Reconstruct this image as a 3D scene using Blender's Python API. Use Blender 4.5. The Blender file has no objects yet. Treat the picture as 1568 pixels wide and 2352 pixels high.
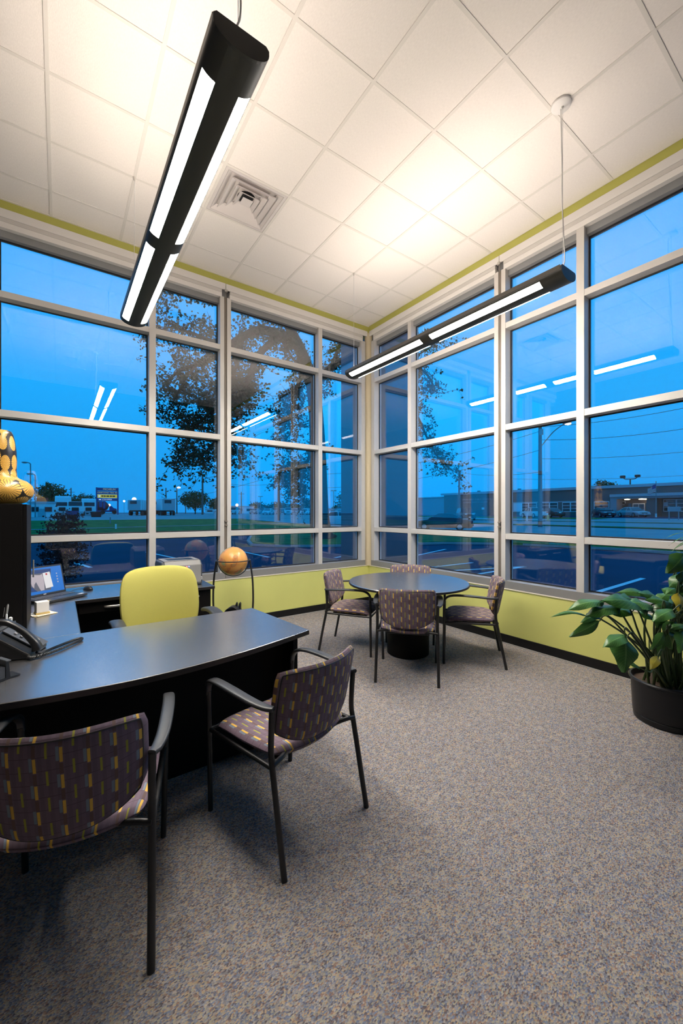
import bpy, bmesh, math, random
from mathutils import Vector, Matrix
random.seed(7)
PI = math.pi
S = bpy.context.scene
COL = S.collection
# ------------------------------------------------------------------ camera
cam = bpy.data.objects.new('camera', bpy.data.cameras.new('camera'))
COL.objects.link(cam)
cam.location = (-4.0266, -4.9242, 1.4516)
cam.rotation_euler = (PI/2, 0, math.radians(54.619-90))
cam.data.sensor_fit = 'HORIZONTAL'; cam.data.sensor_width = 24.0
cam.data.lens = 911.1/1568*24.0
cam.data.clip_start = .05; cam.data.clip_end = 2000
S.camera = cam
# ------------------------------------------------------------------ exposure
S.view_settings.view_transform = 'Standard'
S.view_settings.look = 'None'
S.view_settings.exposure = 0.0
S.view_settings.gamma = 1.0
S.view_settings.use_curve_mapping = False
# ------------------------------------------------------------------ dusk sky
W = bpy.data.worlds.new('dusk_sky'); S.world = W; W.use_nodes = True
wn = W.node_tree; wn.nodes.clear()
tc = wn.nodes.new('ShaderNodeTexCoord'); sp = wn.nodes.new('ShaderNodeSeparateXYZ')
rp = wn.nodes.new('ShaderNodeValToRGB'); bg = wn.nodes.new('ShaderNodeBackground'); wo = wn.nodes.new('ShaderNodeOutputWorld')
wn.links.new(tc.outputs['Generated'], sp.inputs[0]); wn.links.new(sp.outputs['Z'], rp.inputs[0])
wn.links.new(rp.outputs[0], bg.inputs[0]); wn.links.new(bg.outputs[0], wo.inputs[0])
el = rp.color_ramp.elements
el[0].position = 0.0; el[0].color = (.006, .38, 1.02, 1)
el[1].position = 1.0; el[1].color = (.03, .42, 1.1, 1)
for p, c in ((.10, (.008, .44, 1.10, 1)), (.25, (.015, .52, 1.25, 1)), (.5, (.02, .50, 1.25, 1))):
    e = el.new(p); e.color = c
bg.inputs[1].default_value = 1.0
UPLIGHT_W = 41.0      # each pendant, upward through its open top
LENS_E = 158.0          # emission of the louvred lenses

# ------------------------------------------------------------------ materials
MATS = {}
def nodes(m): return m.node_tree.nodes, m.node_tree.links
def mat(name, col=(.5,.5,.5), rough=.5, metal=0.0, spec=.5, emit=None, es=0.0, coat=0.0, ior=None):
    if name in MATS: return MATS[name]
    m = bpy.data.materials.new(name); m.use_nodes = True
    b = m.node_tree.nodes['Principled BSDF']
    b.inputs['Base Color'].default_value = (*col, 1); b.inputs['Roughness'].default_value = rough
    b.inputs['Metallic'].default_value = metal; b.inputs['Specular IOR Level'].default_value = spec
    if ior: b.inputs['IOR'].default_value = ior
    if coat: b.inputs['Coat Weight'].default_value = coat; b.inputs['Coat Roughness'].default_value = .15
    if emit: b.inputs['Emission Color'].default_value = (*emit, 1); b.inputs['Emission Strength'].default_value = es
    MATS[name] = m; return m
def noisy(m, scale, amt, detail=4.0, coord='Object', bump=0.0, bscale=None, stretch=None):
    """multiply the base colour by a noise between 1-amt and 1+amt; optional bump"""
    N, L = nodes(m); b = N['Principled BSDF']; base = b.inputs['Base Color'].default_value[:]
    t = N.new('ShaderNodeTexCoord'); src = t.outputs[coord]
    if stretch:
        mp = N.new('ShaderNodeMapping'); mp.inputs['Scale'].default_value = stretch; L.new(src, mp.inputs[0]); src = mp.outputs[0]
    n = N.new('ShaderNodeTexNoise'); n.inputs['Scale'].default_value = scale; n.inputs['Detail'].default_value = detail
    L.new(src, n.inputs['Vector'])
    r = N.new('ShaderNodeValToRGB'); e = r.color_ramp.elements
    e[0].position = .25; e[0].color = (*[c*(1-amt) for c in base[:3]], 1)
    e[1].position = .75; e[1].color = (*[min(1, c*(1+amt)) for c in base[:3]], 1)
    L.new(n.outputs['Fac'], r.inputs[0]); L.new(r.outputs[0], b.inputs['Base Color'])
    if bump:
        n2 = N.new('ShaderNodeTexNoise'); n2.inputs['Scale'].default_value = bscale or scale; n2.inputs['Detail'].default_value = 3
        L.new(src, n2.inputs['Vector'])
        bp = N.new('ShaderNodeBump'); bp.inputs['Strength'].default_value = bump; bp.inputs['Distance'].default_value = .004
        L.new(n2.outputs['Fac'], bp.inputs['Height']); L.new(bp.outputs[0], b.inputs['Normal'])
    return m
def mth(N, L, op, a, b=None):
    n = N.new('ShaderNodeMath'); n.operation = op
    for i, v in enumerate((a, b)):
        if v is None: continue
        if isinstance(v, (int, float)): n.inputs[i].default_value = v
        else: L.new(v, n.inputs[i])
    return n.outputs[0]

def glass_mat():
    m = bpy.data.materials.new('window_glass'); m.use_nodes = True; N, L = nodes(m); N.clear()
    g = N.new('ShaderNodeNewGeometry'); d = N.new('ShaderNodeVectorMath'); d.operation = 'DOT_PRODUCT'
    L.new(g.outputs['Normal'], d.inputs[0]); L.new(g.outputs['Incoming'], d.inputs[1])
    c = mth(N, L, 'ABSOLUTE', d.outputs['Value'])
    k = mth(N, L, 'POWER', mth(N, L, 'SUBTRACT', 1.0, c), 5.0)
    f = mth(N, L, 'ADD', mth(N, L, 'MULTIPLY', k, 1-GLASS_F0), GLASS_F0)
    tr = N.new('ShaderNodeBsdfTransparent'); tr.inputs[0].default_value = (.97, .985, 1.0, 1)
    gl = N.new('ShaderNodeBsdfGlossy'); gl.inputs['Roughness'].default_value = 0.0; gl.inputs[0].default_value = (1, 1, 1, 1)
    mx = N.new('ShaderNodeMixShader'); o = N.new('ShaderNodeOutputMaterial')
    L.new(f, mx.inputs[0]); L.new(tr.outputs[0], mx.inputs[1]); L.new(gl.outputs[0], mx.inputs[2]); L.new(mx.outputs[0], o.inputs[0])
    return m
GLASS_F0 = .12
GLASS = glass_mat()

def carpet_mat():
    m = mat('carpet', (.2,.2,.2), .95, spec=.1); N, L = nodes(m); b = N['Principled BSDF']
    t = N.new('ShaderNodeTexCoord'); mp = N.new('ShaderNodeMapping'); mp.inputs['Scale'].default_value = (1, 1.0, 1); mp.inputs['Rotation'].default_value = (0, 0, .9)
    mp2 = N.new('ShaderNodeMapping'); mp2.inputs['Scale'].default_value = (150, 260, 150); mp2.inputs['Rotation'].default_value = (0, 0, .95)
    L.new(t.outputs['Object'], mp2.inputs[0])
    v = N.new('ShaderNodeTexVoronoi'); v.inputs['Scale'].default_value = 1.0; L.new(mp2.outputs[0], v.inputs['Vector'])
    s = N.new('ShaderNodeSeparateColor'); L.new(v.outputs['Color'], s.inputs[0])
    r = N.new('ShaderNodeValToRGB'); r.color_ramp.interpolation = 'CONSTANT'; e = r.color_ramp.elements
    cols = [(.30,.27,.24), (.14,.15,.20), (.40,.30,.20), (.22,.21,.22), (.17,.20,.28), (.36,.32,.28), (.26,.17,.14), (.12,.11,.12), (.33,.31,.24), (.24,.25,.28)]
    e[0].position = 0; e[0].color = (*cols[0], 1); e[1].position = .1; e[1].color = (*cols[1], 1)
    for i in range(2, 10): x = e.new(i/10); x.color = (*cols[i], 1)
    L.new(s.outputs[0], r.inputs[0])
    n = N.new('ShaderNodeTexNoise'); n.inputs['Scale'].default_value = 26; n.inputs['Detail'].default_value = 5; L.new(t.outputs['Object'], n.inputs['Vector'])
    mr = N.new('ShaderNodeMapRange'); mr.inputs[1].default_value = .3; mr.inputs[2].default_value = .7; mr.inputs[3].default_value = .78; mr.inputs[4].default_value = 1.06
    L.new(n.outputs['Fac'], mr.inputs[0])
    mx = N.new('ShaderNodeMix'); mx.data_type = 'RGBA'; mx.blend_type = 'MULTIPLY'; mx.inputs[0].default_value = 1.0
    L.new(r.outputs[0], mx.inputs[6]); L.new(mr.outputs[0], mx.inputs[7]); L.new(mx.outputs[2], b.inputs['Base Color'])
    bp = N.new('ShaderNodeBump'); bp.inputs['Strength'].default_value = .6; bp.inputs['Distance'].default_value = .003
    L.new(v.outputs['Distance'], bp.inputs['Height']); L.new(bp.outputs[0], b.inputs['Normal'])
    return m

def fabric_mat():
    m = mat('chair_fabric', (.2,.15,.2), .85, spec=.25); N, L = nodes(m); b = N['Principled BSDF']
    uv = N.new('ShaderNodeUVMap'); uv.uv_map = 'uv'; s = N.new('ShaderNodeSeparateXYZ'); L.new(uv.outputs[0], s.inputs[0])
    A, Bv = .066, .100
    X = mth(N, L, 'DIVIDE', s.outputs[0], A); Y = mth(N, L, 'DIVIDE', s.outputs[1], Bv)
    # every other column of dashes slides down half a row
    colid = mth(N, L, 'FLOOR', X); odd = mth(N, L, 'MULTIPLY', mth(N, L, 'MODULO', colid, 2.0), .28)
    Yc = mth(N, L, 'ADD', Y, odd)
    def band(val, lo, hi): return mth(N, L, 'MULTIPLY', mth(N, L, 'GREATER_THAN', val, lo), mth(N, L, 'LESS_THAN', val, hi))
    fx = mth(N, L, 'FRACT', X); fy = mth(N, L, 'FRACT', Yc)
    fy2 = mth(N, L, 'FRACT', mth(N, L, 'ADD', Yc, .5))
    yel = mth(N, L, 'MULTIPLY', band(fx, .32, .44), band(fy, .24, .76))
    blu = mth(N, L, 'MULTIPLY', band(fx, .18, .30), band(fy, .30, .80))
    grn = mth(N, L, 'MULTIPLY', band(fx, .78, .87), band(fy2, .22, .76))
    brn = mth(N, L, 'MULTIPLY', band(fx, .30, .44), band(fy2, .30, .70))
    # faint weave: dark horizontal picks and column tone
    fh = mth(N, L, 'FRACT', mth(N, L, 'MULTIPLY', Y, 2.0)); pick = mth(N, L, 'LESS_THAN', fh, .05)
    fc = mth(N, L, 'FRACT', mth(N, L, 'MULTIPLY', X, 3.0)); colm = mth(N, L, 'GREATER_THAN', fc, .5)
    cur = None
    def mixc(prev, fac, col):
        mx = N.new('ShaderNodeMix'); mx.data_type = 'RGBA'
        if isinstance(fac, float): mx.inputs[0].default_value = fac
        else: L.new(fac, mx.inputs[0])
        if isinstance(prev, tuple): mx.inputs[6].default_value = (*prev, 1)
        else: L.new(prev, mx.inputs[6])
        mx.inputs[7].default_value = (*col, 1); return mx.outputs[2]
    cur = mixc((.175,.128,.168), colm, (.155,.116,.148))
    cur = mixc(cur, pick, (.11,.08,.10))
    cur = mixc(cur, brn, (.15,.10,.09))
    cur = mixc(cur, grn, (.34,.33,.06))
    cur = mixc(cur, blu, (.20,.24,.30))
    cur = mixc(cur, yel, (.74,.46,.09))
    L.new(cur, b.inputs['Base Color'])
    return m

def disc_mat():      # vase: ivory-gold discs scored with radial strokes on black lacquer
    m = mat('vase_lacquer', (.01,.01,.01), .3); N, L = nodes(m); b = N['Principled BSDF']
    uv = N.new('ShaderNodeUVMap'); uv.uv_map = 'uv'
    v = N.new('ShaderNodeTexVoronoi'); v.voronoi_dimensions = '2D'; v.inputs['Scale'].default_value = 1.0; v.inputs['Randomness'].default_value = .5
    L.new(uv.outputs[0], v.inputs['Vector'])
    d = N.new('ShaderNodeVectorMath'); d.operation = 'SUBTRACT'; L.new(uv.outputs[0], d.inputs[0]); L.new(v.outputs['Position'], d.inputs[1])
    s = N.new('ShaderNodeSeparateXYZ'); L.new(d.outputs[0], s.inputs[0])
    ang = mth(N, L, 'ARCTAN2', s.outputs[0], s.outputs[1])
    ra = mth(N, L, 'SINE', mth(N, L, 'MULTIPLY', ang, 22.0))
    n = N.new('ShaderNodeTexNoise'); n.inputs['Scale'].default_value = 9; L.new(uv.outputs[0], n.inputs['Vector'])
    th = mth(N, L, 'GREATER_THAN', ra, mth(N, L, 'SUBTRACT', 1.15, n.outputs['Fac']))
    dist = v.outputs['Distance']
    sh = N.new('ShaderNodeSeparateXYZ'); L.new(uv.outputs[0], sh.inputs[0])
    thr = mth(N, L, 'ADD', .45, mth(N, L, 'MULTIPLY', mth(N, L, 'LESS_THAN', sh.outputs[1], 3.3), .20))
    ring = mth(N, L, 'LESS_THAN', dist, thr)
    st = mth(N, L, 'MULTIPLY', ring, mth(N, L, 'SUBTRACT', 1.0, mth(N, L, 'MULTIPLY', th, .85)))
    mx = N.new('ShaderNodeMix'); mx.data_type = 'RGBA'; L.new(st, mx.inputs[0]); mx.inputs[6].default_value = (.012,.009,.008,1); mx.inputs[7].default_value = (.72,.40,.075,1)
    L.new(mx.outputs[2], b.inputs['Base Color'])
    return m

def globe_mat():
    m = mat('globe_map', (.6,.3,.1), .35); N, L = nodes(m); b = N['Principled BSDF']
    t = N.new('ShaderNodeTexCoord'); n = N.new('ShaderNodeTexNoise'); n.inputs['Scale'].default_value = 7.5; n.inputs['Detail'].default_value = 6
    L.new(t.outputs['Object'], n.inputs['Vector'])
    r = N.new('ShaderNodeValToRGB'); e = r.color_ramp.elements
    e[0].position = .40; e[0].color = (.68,.34,.09,1); e[1].position = .60; e[1].color = (.30,.33,.12,1)
    for p, c in ((.52,(.66,.31,.08,1)), (.54,(.50,.14,.05,1)), (.57,(.55,.30,.10,1)), (.68,(.25,.30,.20,1))):
        x = e.new(p); x.color = c
    L.new(n.outputs['Fac'], r.inputs[0]); L.new(r.outputs[0], b.inputs['Base Color'])
    return m

def brick_mat():
    m = mat('far_brick', (.2,.1,.08), .9); N, L = nodes(m); b = N['Principled BSDF']
    t = N.new('ShaderNodeTexCoord'); mp = N.new('ShaderNodeMapping'); mp.inputs['Rotation'].default_value = (PI/2, 0, PI/2); L.new(t.outputs['Object'], mp.inputs[0])
    k = N.new('ShaderNodeTexBrick'); k.inputs['Scale'].default_value = 4.0
    k.inputs['Color1'].default_value = (.20,.085,.065,1); k.inputs['Color2'].default_value = (.14,.06,.05,1); k.inputs['Mortar'].default_value = (.16,.13,.12,1)
    L.new(mp.outputs[0], k.inputs['Vector']); L.new(k.outputs['Color'], b.inputs['Base Color'])
    return m

def leaf_mat(name, col, vein):
    m = mat(name, col, .38, spec=.5); N, L = nodes(m); b = N['Principled BSDF']
    uv = N.new('ShaderNodeUVMap'); uv.uv_map = 'uv'; s = N.new('ShaderNodeSeparateXYZ'); L.new(uv.outputs[0], s.inputs[0])
    ax = mth(N, L, 'ABSOLUTE', s.outputs[0])
    w = mth(N, L, 'FRACT', mth(N, L, 'SUBTRACT', mth(N, L, 'MULTIPLY', s.outputs[1], 13.0), mth(N, L, 'MULTIPLY', ax, 3.0)))
    vv = mth(N, L, 'LESS_THAN', w, .14); mid = mth(N, L, 'LESS_THAN', ax, .07)
    f = mth(N, L, 'MAXIMUM', mth(N, L, 'MULTIPLY', vv, .6), mid)
    mx = N.new('ShaderNodeMix'); mx.data_type = 'RGBA'; L.new(f, mx.inputs[0]); mx.inputs[6].default_value = (*col, 1); mx.inputs[7].default_value = (*vein, 1)
    L.new(mx.outputs[2], b.inputs['Base Color'])
    bp = N.new('ShaderNodeBump'); bp.inputs['Strength'].default_value = .35; bp.inputs['Distance'].default_value = .003
    L.new(w, bp.inputs['Height']); L.new(bp.outputs[0], b.inputs['Normal'])
    b.inputs['Subsurface Weight'].default_value = 0.0
    return m

M = dict(
 carpet=carpet_mat(), fabric=fabric_mat(), discs=disc_mat(), globe=globe_mat(), brick=brick_mat(),
 tile=noisy(mat('acoustic_tile', (.85,.81,.765), .95, spec=.1), 160, .05, 6, bump=.25, bscale=220, stretch=(1, .35, 1)),
 tee=mat('grid_white', (.74,.71,.66), .6),
 ceilback=mat('ceiling_slab', (.6,.58,.55), .9),
 yellow=noisy(mat('wall_yellow', (.58,.585,.185), .7, spec=.25), 3, .03),
 green=noisy(mat('wall_olive', (.44,.43,.11), .7, spec=.25), 3, .03),
 offwhite=mat('wall_taupe', (.075,.066,.06), .8, spec=.2),
 alu=mat('anodized_aluminium', (.56,.54,.51), .42, metal=.15, spec=.5),
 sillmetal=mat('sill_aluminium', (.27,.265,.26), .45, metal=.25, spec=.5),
 alu_lite=mat('painted_aluminium', (.70,.68,.65), .4, spec=.4),
 headgrey=mat('head_frame_grey', (.22,.225,.23), .5),
 groove=mat('mullion_groove', (.20,.17,.14), .6),
 gasket=mat('rubber_gasket', (.012,.012,.014), .7),
 tan=mat('corner_post_tan', (.52,.45,.31), .55),
 bead=mat('sill_bead', (.78,.72,.60), .5),
 base=mat('baseboard_black', (.006,.006,.007), .45, spec=.3),
 blackmetal=mat('black_steel', (.010,.010,.011), .38, spec=.5),
 armplastic=mat('arm_polymer', (.028,.030,.034), .42, spec=.6),
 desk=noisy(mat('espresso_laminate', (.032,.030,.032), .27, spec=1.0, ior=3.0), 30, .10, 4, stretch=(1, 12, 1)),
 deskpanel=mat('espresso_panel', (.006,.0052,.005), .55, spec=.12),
 deskedge=mat('espresso_edge', (.016,.014,.014), .35, spec=.4),
 lime=noisy(mat('lime_upholstery', (.43,.40,.10), .8, spec=.2), 400, .06),
 blackplastic=mat('black_plastic', (.012,.012,.013), .35, spec=.5),
 darkgrey=mat('dark_grey_plastic', (.06,.065,.075), .4),
 greyplastic=mat('light_grey_plastic', (.24,.235,.23), .4),
 nickel=mat('brushed_nickel', (.55,.53,.50), .35, metal=.8),
 fixture=mat('fixture_bronze', (.030,.028,.020), .45, spec=.4),
 fixtrim=mat('fixture_rim', (.09,.08,.065), .4, spec=.5),
 lens=mat('lamp_lens', (.9,.9,.9), .5, emit=(1.0,.93,.83), es=LENS_E),
 cable=mat('steel_cable', (.5,.5,.5), .4, metal=.6),
 whiteplastic=mat('white_plastic', (.78,.77,.75), .45),
 vent=mat('vent_enamel', (.66,.62,.60), .45),
 ventdark=mat('vent_duct', (.02,.02,.02), .8),
 paper=mat('white_paper', (.80,.77,.72), .8), paper2=mat('cream_paper', (.78,.70,.50), .8), card=mat('manila_card', (.62,.45,.16), .8),
 red=mat('red_plastic', (.55,.05,.02), .5), orange=mat('orange_plastic', (.75,.22,.02), .5), blue=mat('blue_plastic', (.02,.06,.42), .5), limep=mat('lime_plastic', (.50,.62,.06), .5),
 soil=noisy(mat('potting_soil', (.05,.028,.014), .95), 40, .5), pot=mat('pot_black', (.009,.009,.010), .4, spec=.4),
 leaf=leaf_mat('leaf_green', (.026,.100,.012), (.085,.20,.035)), leaf2=leaf_mat('leaf_mid', (.048,.150,.030), (.12,.26,.07)),
 leafy=leaf_mat('leaf_yellow', (.42,.36,.03), (.50,.45,.08)), stem=mat('leaf_stem', (.035,.060,.015), .5),
 asphalt=noisy(mat('asphalt', (.022,.026,.066), .85, spec=.25), .35, .22, 6),
 road=noisy(mat('road_concrete', (.34,.34,.34), .85, spec=.25), .5, .12, 5),
 grass=noisy(mat('grass', (.085,.17,.030), .95, spec=.1), 1.2, .45, 8), dirt=mat('dirt_curb', (.34,.22,.10), .9),
 curb=mat('curb_concrete', (.32,.31,.30), .9), line=mat('road_paint', (.80,.80,.80), .7),
 column=mat('column_cladding', (.09,.10,.12), .45, spec=.5),
 bark=noisy(mat('bark', (.045,.034,.026), .95, spec=.1), 14, .4, 6), foliage=mat('oak_leaves', (.030,.040,.014), .8, spec=.2),
 purple=mat('maple_leaves', (.045,.018,.022), .8, spec=.2), farfol=noisy(mat('far_foliage', (.060,.085,.030), .95, spec=.1), .8, .4, 6),
 pole=mat('weathered_wood', (.13,.115,.10), .9), wire=mat('wire_black', (.02,.02,.02), .7), galv=mat('galvanized_post', (.25,.26,.27), .6),
 white=mat('white_paint', (.85,.85,.85), .5), pale=mat('pale_block', (.36,.37,.40), .8), fascia=mat('fascia_metal', (.45,.46,.48), .5),
 dglass=mat('dark_window', (.012,.014,.018), .12, spec=.8), tyre=mat('tyre', (.012,.012,.012), .8), chrome=mat('wheel_metal', (.5,.5,.52), .3, metal=.8),
 cpaint_black=mat('car_black', (.008,.008,.012), .2, spec=.7), cpaint_silver=mat('car_silver', (.42,.44,.45), .3, metal=.3), cpaint_red=mat('car_red', (.22,.008,.02), .25, spec=.7),
 cpaint_white=mat('car_white', (.70,.72,.74), .3), cpaint_grey=mat('car_grey', (.045,.05,.06), .25, spec=.7), tail=mat('tail_lamp', (.45,.02,.02), .3), headl=mat('head_lamp', (.75,.75,.75), .2),
 signblue=mat('sign_blue', (.012,.06,.22), .5), signyellow=mat('sign_yellow', (.85,.58,.03), .5, emit=(.9,.6,.02), es=.5), signtext=mat('sign_pale_text', (.75,.72,.35), .5, emit=(.8,.75,.3), es=.35), signwhite=mat('sign_white_text', (.8,.85,.9), .5, emit=(.8,.9,1), es=.6),
 glow=mat('street_lamp_glow', (1,.8,.6), .5, emit=(1.0,.60,.34), es=7.0), glowin=mat('porch_lamp_glow', (1,.9,.7), .5, emit=(1.0,.80,.50), es=5.0),
 flagblue=mat('flag_blue', (.03,.05,.22), .8), flagred=mat('flag_red', (.45,.04,.05), .8), flagwhite=mat('flag_white', (.75,.75,.75), .8),
 concretegrey=mat('concrete_wall', (.30,.31,.33), .9), hydrant=mat('hydrant_yellow', (.55,.45,.15), .6), steelblue=mat('dumpster_blue', (.02,.07,.25), .6), rust=mat('tank_maroon', (.20,.025,.03), .6),
 screenblue=mat('screen_blue', (.004,.004,.004), .3, emit=(.004,.15,.56), es=1.0), screengrey=mat('screen_grey', (.004,.004,.004), .3, emit=(.10,.10,.125), es=1.0),
 screendark=mat('screen_navy', (.004,.004,.004), .3, emit=(.01,.04,.16), es=1.0), screenwhite=mat('screen_white', (.004,.004,.004), .3, emit=(.74,.72,.72), es=1.0), screenpink=mat('screen_pale', (.004,.004,.004), .3, emit=(.46,.40,.43), es=1.0), screenred=mat('screen_red', (.004,.004,.004), .3, emit=(.45,.03,.04), es=1.0),
 ledblue=mat('led_blue', (0,0,.5), .3, emit=(.2,.3,1), es=4), ledred=mat('led_red', (.5,0,0), .3, emit=(1,.15,.2), es=4),
)

# ------------------------------------------------------------------ mesh helpers
class MB:
    def __init__(s): s.v = []; s.f = []; s.uv = {}; s.mi = {}
    def add(s, vs, fs, uvs=None, X=None):
        o = len(s.v)
        for p in vs:
            p = Vector(p)
            if X is not None: p = X @ p
            s.v.append(p)
        for k, f in enumerate(fs):
            s.f.append(tuple(o+i for i in f))
            if uvs is not None: s.uv[len(s.f)-1] = [uvs[i] for i in f]
        return s
    def box(s, x0, x1, y0, y1, z0, z1, X=None):
        vs = [(x,y,z) for z in (z0,z1) for y in (y0,y1) for x in (x0,x1)]
        return s.add(vs, [(0,2,3,1),(4,5,7,6),(0,1,5,4),(2,6,7,3),(0,4,6,2),(1,3,7,5)], X=X)
    def prism(s, poly, a0, a1, axis='z', X=None):
        n = len(poly)
        def P(u, w, a): return {'z':(u,w,a), 'y':(u,a,w), 'x':(a,u,w)}[axis]
        vs = [P(u,w,a0) for u,w in poly]+[P(u,w,a1) for u,w in poly]
        fs = [tuple(range(n-1,-1,-1)), tuple(range(n,2*n))]+[(i,(i+1)%n,n+(i+1)%n,n+i) for i in range(n)]
        return s.add(vs, fs, X=X)
    def lathe(s, prof, n=24, c=(0,0,0), X=None, uvs=False, ucount=1.0):
        vs=[]; fs=[]; uv=[]; c=Vector(c); m=len(prof); acc=0
        nn = n+1 if uvs else n
        for i,(r,z) in enumerate(prof):
            if i: acc += math.hypot(r-prof[i-1][0], z-prof[i-1][1])
            for k in range(nn):
                a = 2*PI*k/n; vs.append((c.x+r*math.cos(a), c.y+r*math.sin(a), c.z+z)); uv.append((ucount*k/n, acc))
        for i in range(m-1):
            for k in range(n):
                k2 = k+1 if uvs else (k+1)%n
                fs.append((i*nn+k, i*nn+k2, (i+1)*nn+k2, (i+1)*nn+k))
        return s.add(vs, fs, uv if uvs else None, X=X)
    def tube(s, pts, r, n=8, caps=True, X=None):
        pts=[Vector(p) for p in pts]; m=len(pts); rs = r if isinstance(r,(list,tuple)) else [r]*m
        T=[(pts[min(i+1,m-1)]-pts[max(i-1,0)]).normalized() for i in range(m)]
        up=Vector((0,0,1)) if abs(T[0].z)<.9 else Vector((1,0,0))
        A=T[0].cross(up).normalized(); vs=[]; fs=[]
        for i in range(m):
            A=(A-T[i]*A.dot(T[i])).normalized(); Bv=T[i].cross(A)
            for k in range(n):
                a=2*PI*k/n; vs.append(pts[i]+(A*math.cos(a)+Bv*math.sin(a))*rs[i])
        for i in range(m-1):
            for k in range(n): fs.append((i*n+k,i*n+(k+1)%n,(i+1)*n+(k+1)%n,(i+1)*n+k))
        if caps: fs += [tuple(range(n-1,-1,-1)), tuple(range((m-1)*n,m*n))]
        return s.add(vs, fs, X=X)
    def sweep(s, pts, w, h, up=(0,0,1), n=12, p=3.0, X=None, side=None):
        """rounded flat bar (superellipse section w x h) along pts"""
        pts=[Vector(q) for q in pts]; m=len(pts); vs=[]; fs=[]
        W_=w if isinstance(w,(list,tuple)) else [w]*m; H_=h if isinstance(h,(list,tuple)) else [h]*m
        for i in range(m):
            T=(pts[min(i+1,m-1)]-pts[max(i-1,0)]).normalized()
            if side is not None: A=Vector(side); A=(A-T*A.dot(T)).normalized()
            else: A=T.cross(Vector(up)).normalized()
            Bv=A.cross(T)
            for k in range(n):
                a=2*PI*(k+.5)/n; c,d=math.cos(a),math.sin(a)
                vs.append(pts[i]+A*(W_[i]/2*math.copysign(abs(c)**(2/p),c))+Bv*(H_[i]/2*math.copysign(abs(d)**(2/p),d)))
        for i in range(m-1):
            for k in range(n): fs.append((i*n+k,i*n+(k+1)%n,(i+1)*n+(k+1)%n,(i+1)*n+k))
        fs += [tuple(range(n-1,-1,-1)), tuple(range((m-1)*n,m*n))]
        return s.add(vs, fs, X=X)
    def ball(s, c, r, n=12, m=8, sc=(1,1,1), X=None):
        c=Vector(c); vs=[]; fs=[]
        for i in range(m+1):
            t=PI*i/m
            for k in range(n):
                a=2*PI*k/n; vs.append(c+Vector((r*sc[0]*math.sin(t)*math.cos(a), r*sc[1]*math.sin(t)*math.sin(a), r*sc[2]*math.cos(t))))
        for i in range(m):
            for k in range(n): fs.append((i*n+k,(i+1)*n+k,(i+1)*n+(k+1)%n,i*n+(k+1)%n))
        return s.add(vs, fs, X=X)
    def grid(s, fn, nu, nv, uvfn=None, X=None):
        vs=[]; fs=[]; uv=[]
        for j in range(nv+1):
            for i in range(nu+1):
                a=i/nu; b=j/nv; vs.append(fn(a,b)); uv.append(uvfn(a,b) if uvfn else (a,b))
        for j in range(nv):
            for i in range(nu):
                q=j*(nu+1)+i; fs.append((q,q+1,q+nu+2,q+nu+1))
        return s.add(vs, fs, uv, X=X)
    def build(s, name, m, parent=None, smooth=False, bevel=0.0, seg=2, recalc=True, loc=None):
        me=bpy.data.meshes.new(name); me.from_pydata([tuple(p) for p in s.v], [], s.f)
        if s.uv:
            L=me.uv_layers.new(name='uv')
            for i,pl in enumerate(me.polygons):
                q=s.uv.get(i)
                if q:
                    for k,li in enumerate(pl.loop_indices): L.data[li].uv=q[k]
        if recalc or bevel:
            bm=bmesh.new(); bm.from_mesh(me)
            if recalc:
                bmesh.ops.remove_doubles(bm, verts=bm.verts, dist=1e-5)
                bmesh.ops.recalc_face_normals(bm, faces=bm.faces)
            if bevel:
                ed=[e for e in bm.edges if len(e.link_faces)==2 and e.calc_face_angle(0)>.5]
                bmesh.ops.bevel(bm, geom=ed, offset=bevel, segments=seg, affect='EDGES', profile=.5, clamp_overlap=True)
            bm.to_mesh(me); bm.free()
        if smooth:
            for pl in me.polygons: pl.use_smooth=True
            if hasattr(me,'set_sharp_from_angle'): me.set_sharp_from_angle(angle=math.radians(smooth if smooth is not True else 50))
        me.materials.append(m)
        o=bpy.data.objects.new(name, me); COL.objects.link(o)
        if parent: o.parent=parent
        if loc is not None: o.location=loc
        return o
def bx(name, m, parent, x0,x1,y0,y1,z0,z1, bevel=0.0): return MB().box(x0,x1,y0,y1,z0,z1).build(name, m, parent, bevel=bevel, recalc=True)
def tag(o, label, cat=None, group=None, kind=None):
    if label: o['label']=label
    if cat: o['category']=cat
    if group: o['group']=group
    if kind: o['kind']=kind
    return o
def thing(name, label, cat, loc=(0,0,0), rz=0.0, group=None):
    o=bpy.data.objects.new(name, None); COL.objects.link(o); o.empty_display_size=.1
    o.location=loc; o.rotation_euler=(0,0,rz); return tag(o, label, cat, group)
def struct(name, label, loc=(0,0,0)):
    o=bpy.data.objects.new(name, None); COL.objects.link(o); o.location=loc; return tag(o, label, None, None, 'structure')
def link_copy(o, parent=None):
    c=o.copy(); COL.objects.link(c); c.parent=parent; return c
def copy_tree(o, parent=None):
    c=link_copy(o, parent)
    for ch in list(o.children): copy_tree(ch, c)
    return c
def text_mesh(name, body, size, m, parent, X, extrude=.004):
    cu=bpy.data.curves.new(name,'FONT'); cu.body=body; cu.size=size; cu.extrude=extrude; cu.align_x='CENTER'; cu.align_y='CENTER'; cu.resolution_u=2
    tmp=bpy.data.objects.new(name, cu); COL.objects.link(tmp)
    bpy.context.view_layer.update()
    me=bpy.data.meshes.new_from_object(tmp); bpy.data.objects.remove(tmp)
    me.name=name; me.transform(X); me.materials.append(m)
    o=bpy.data.objects.new(name, me); COL.objects.link(o); o.parent=parent; return o
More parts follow.
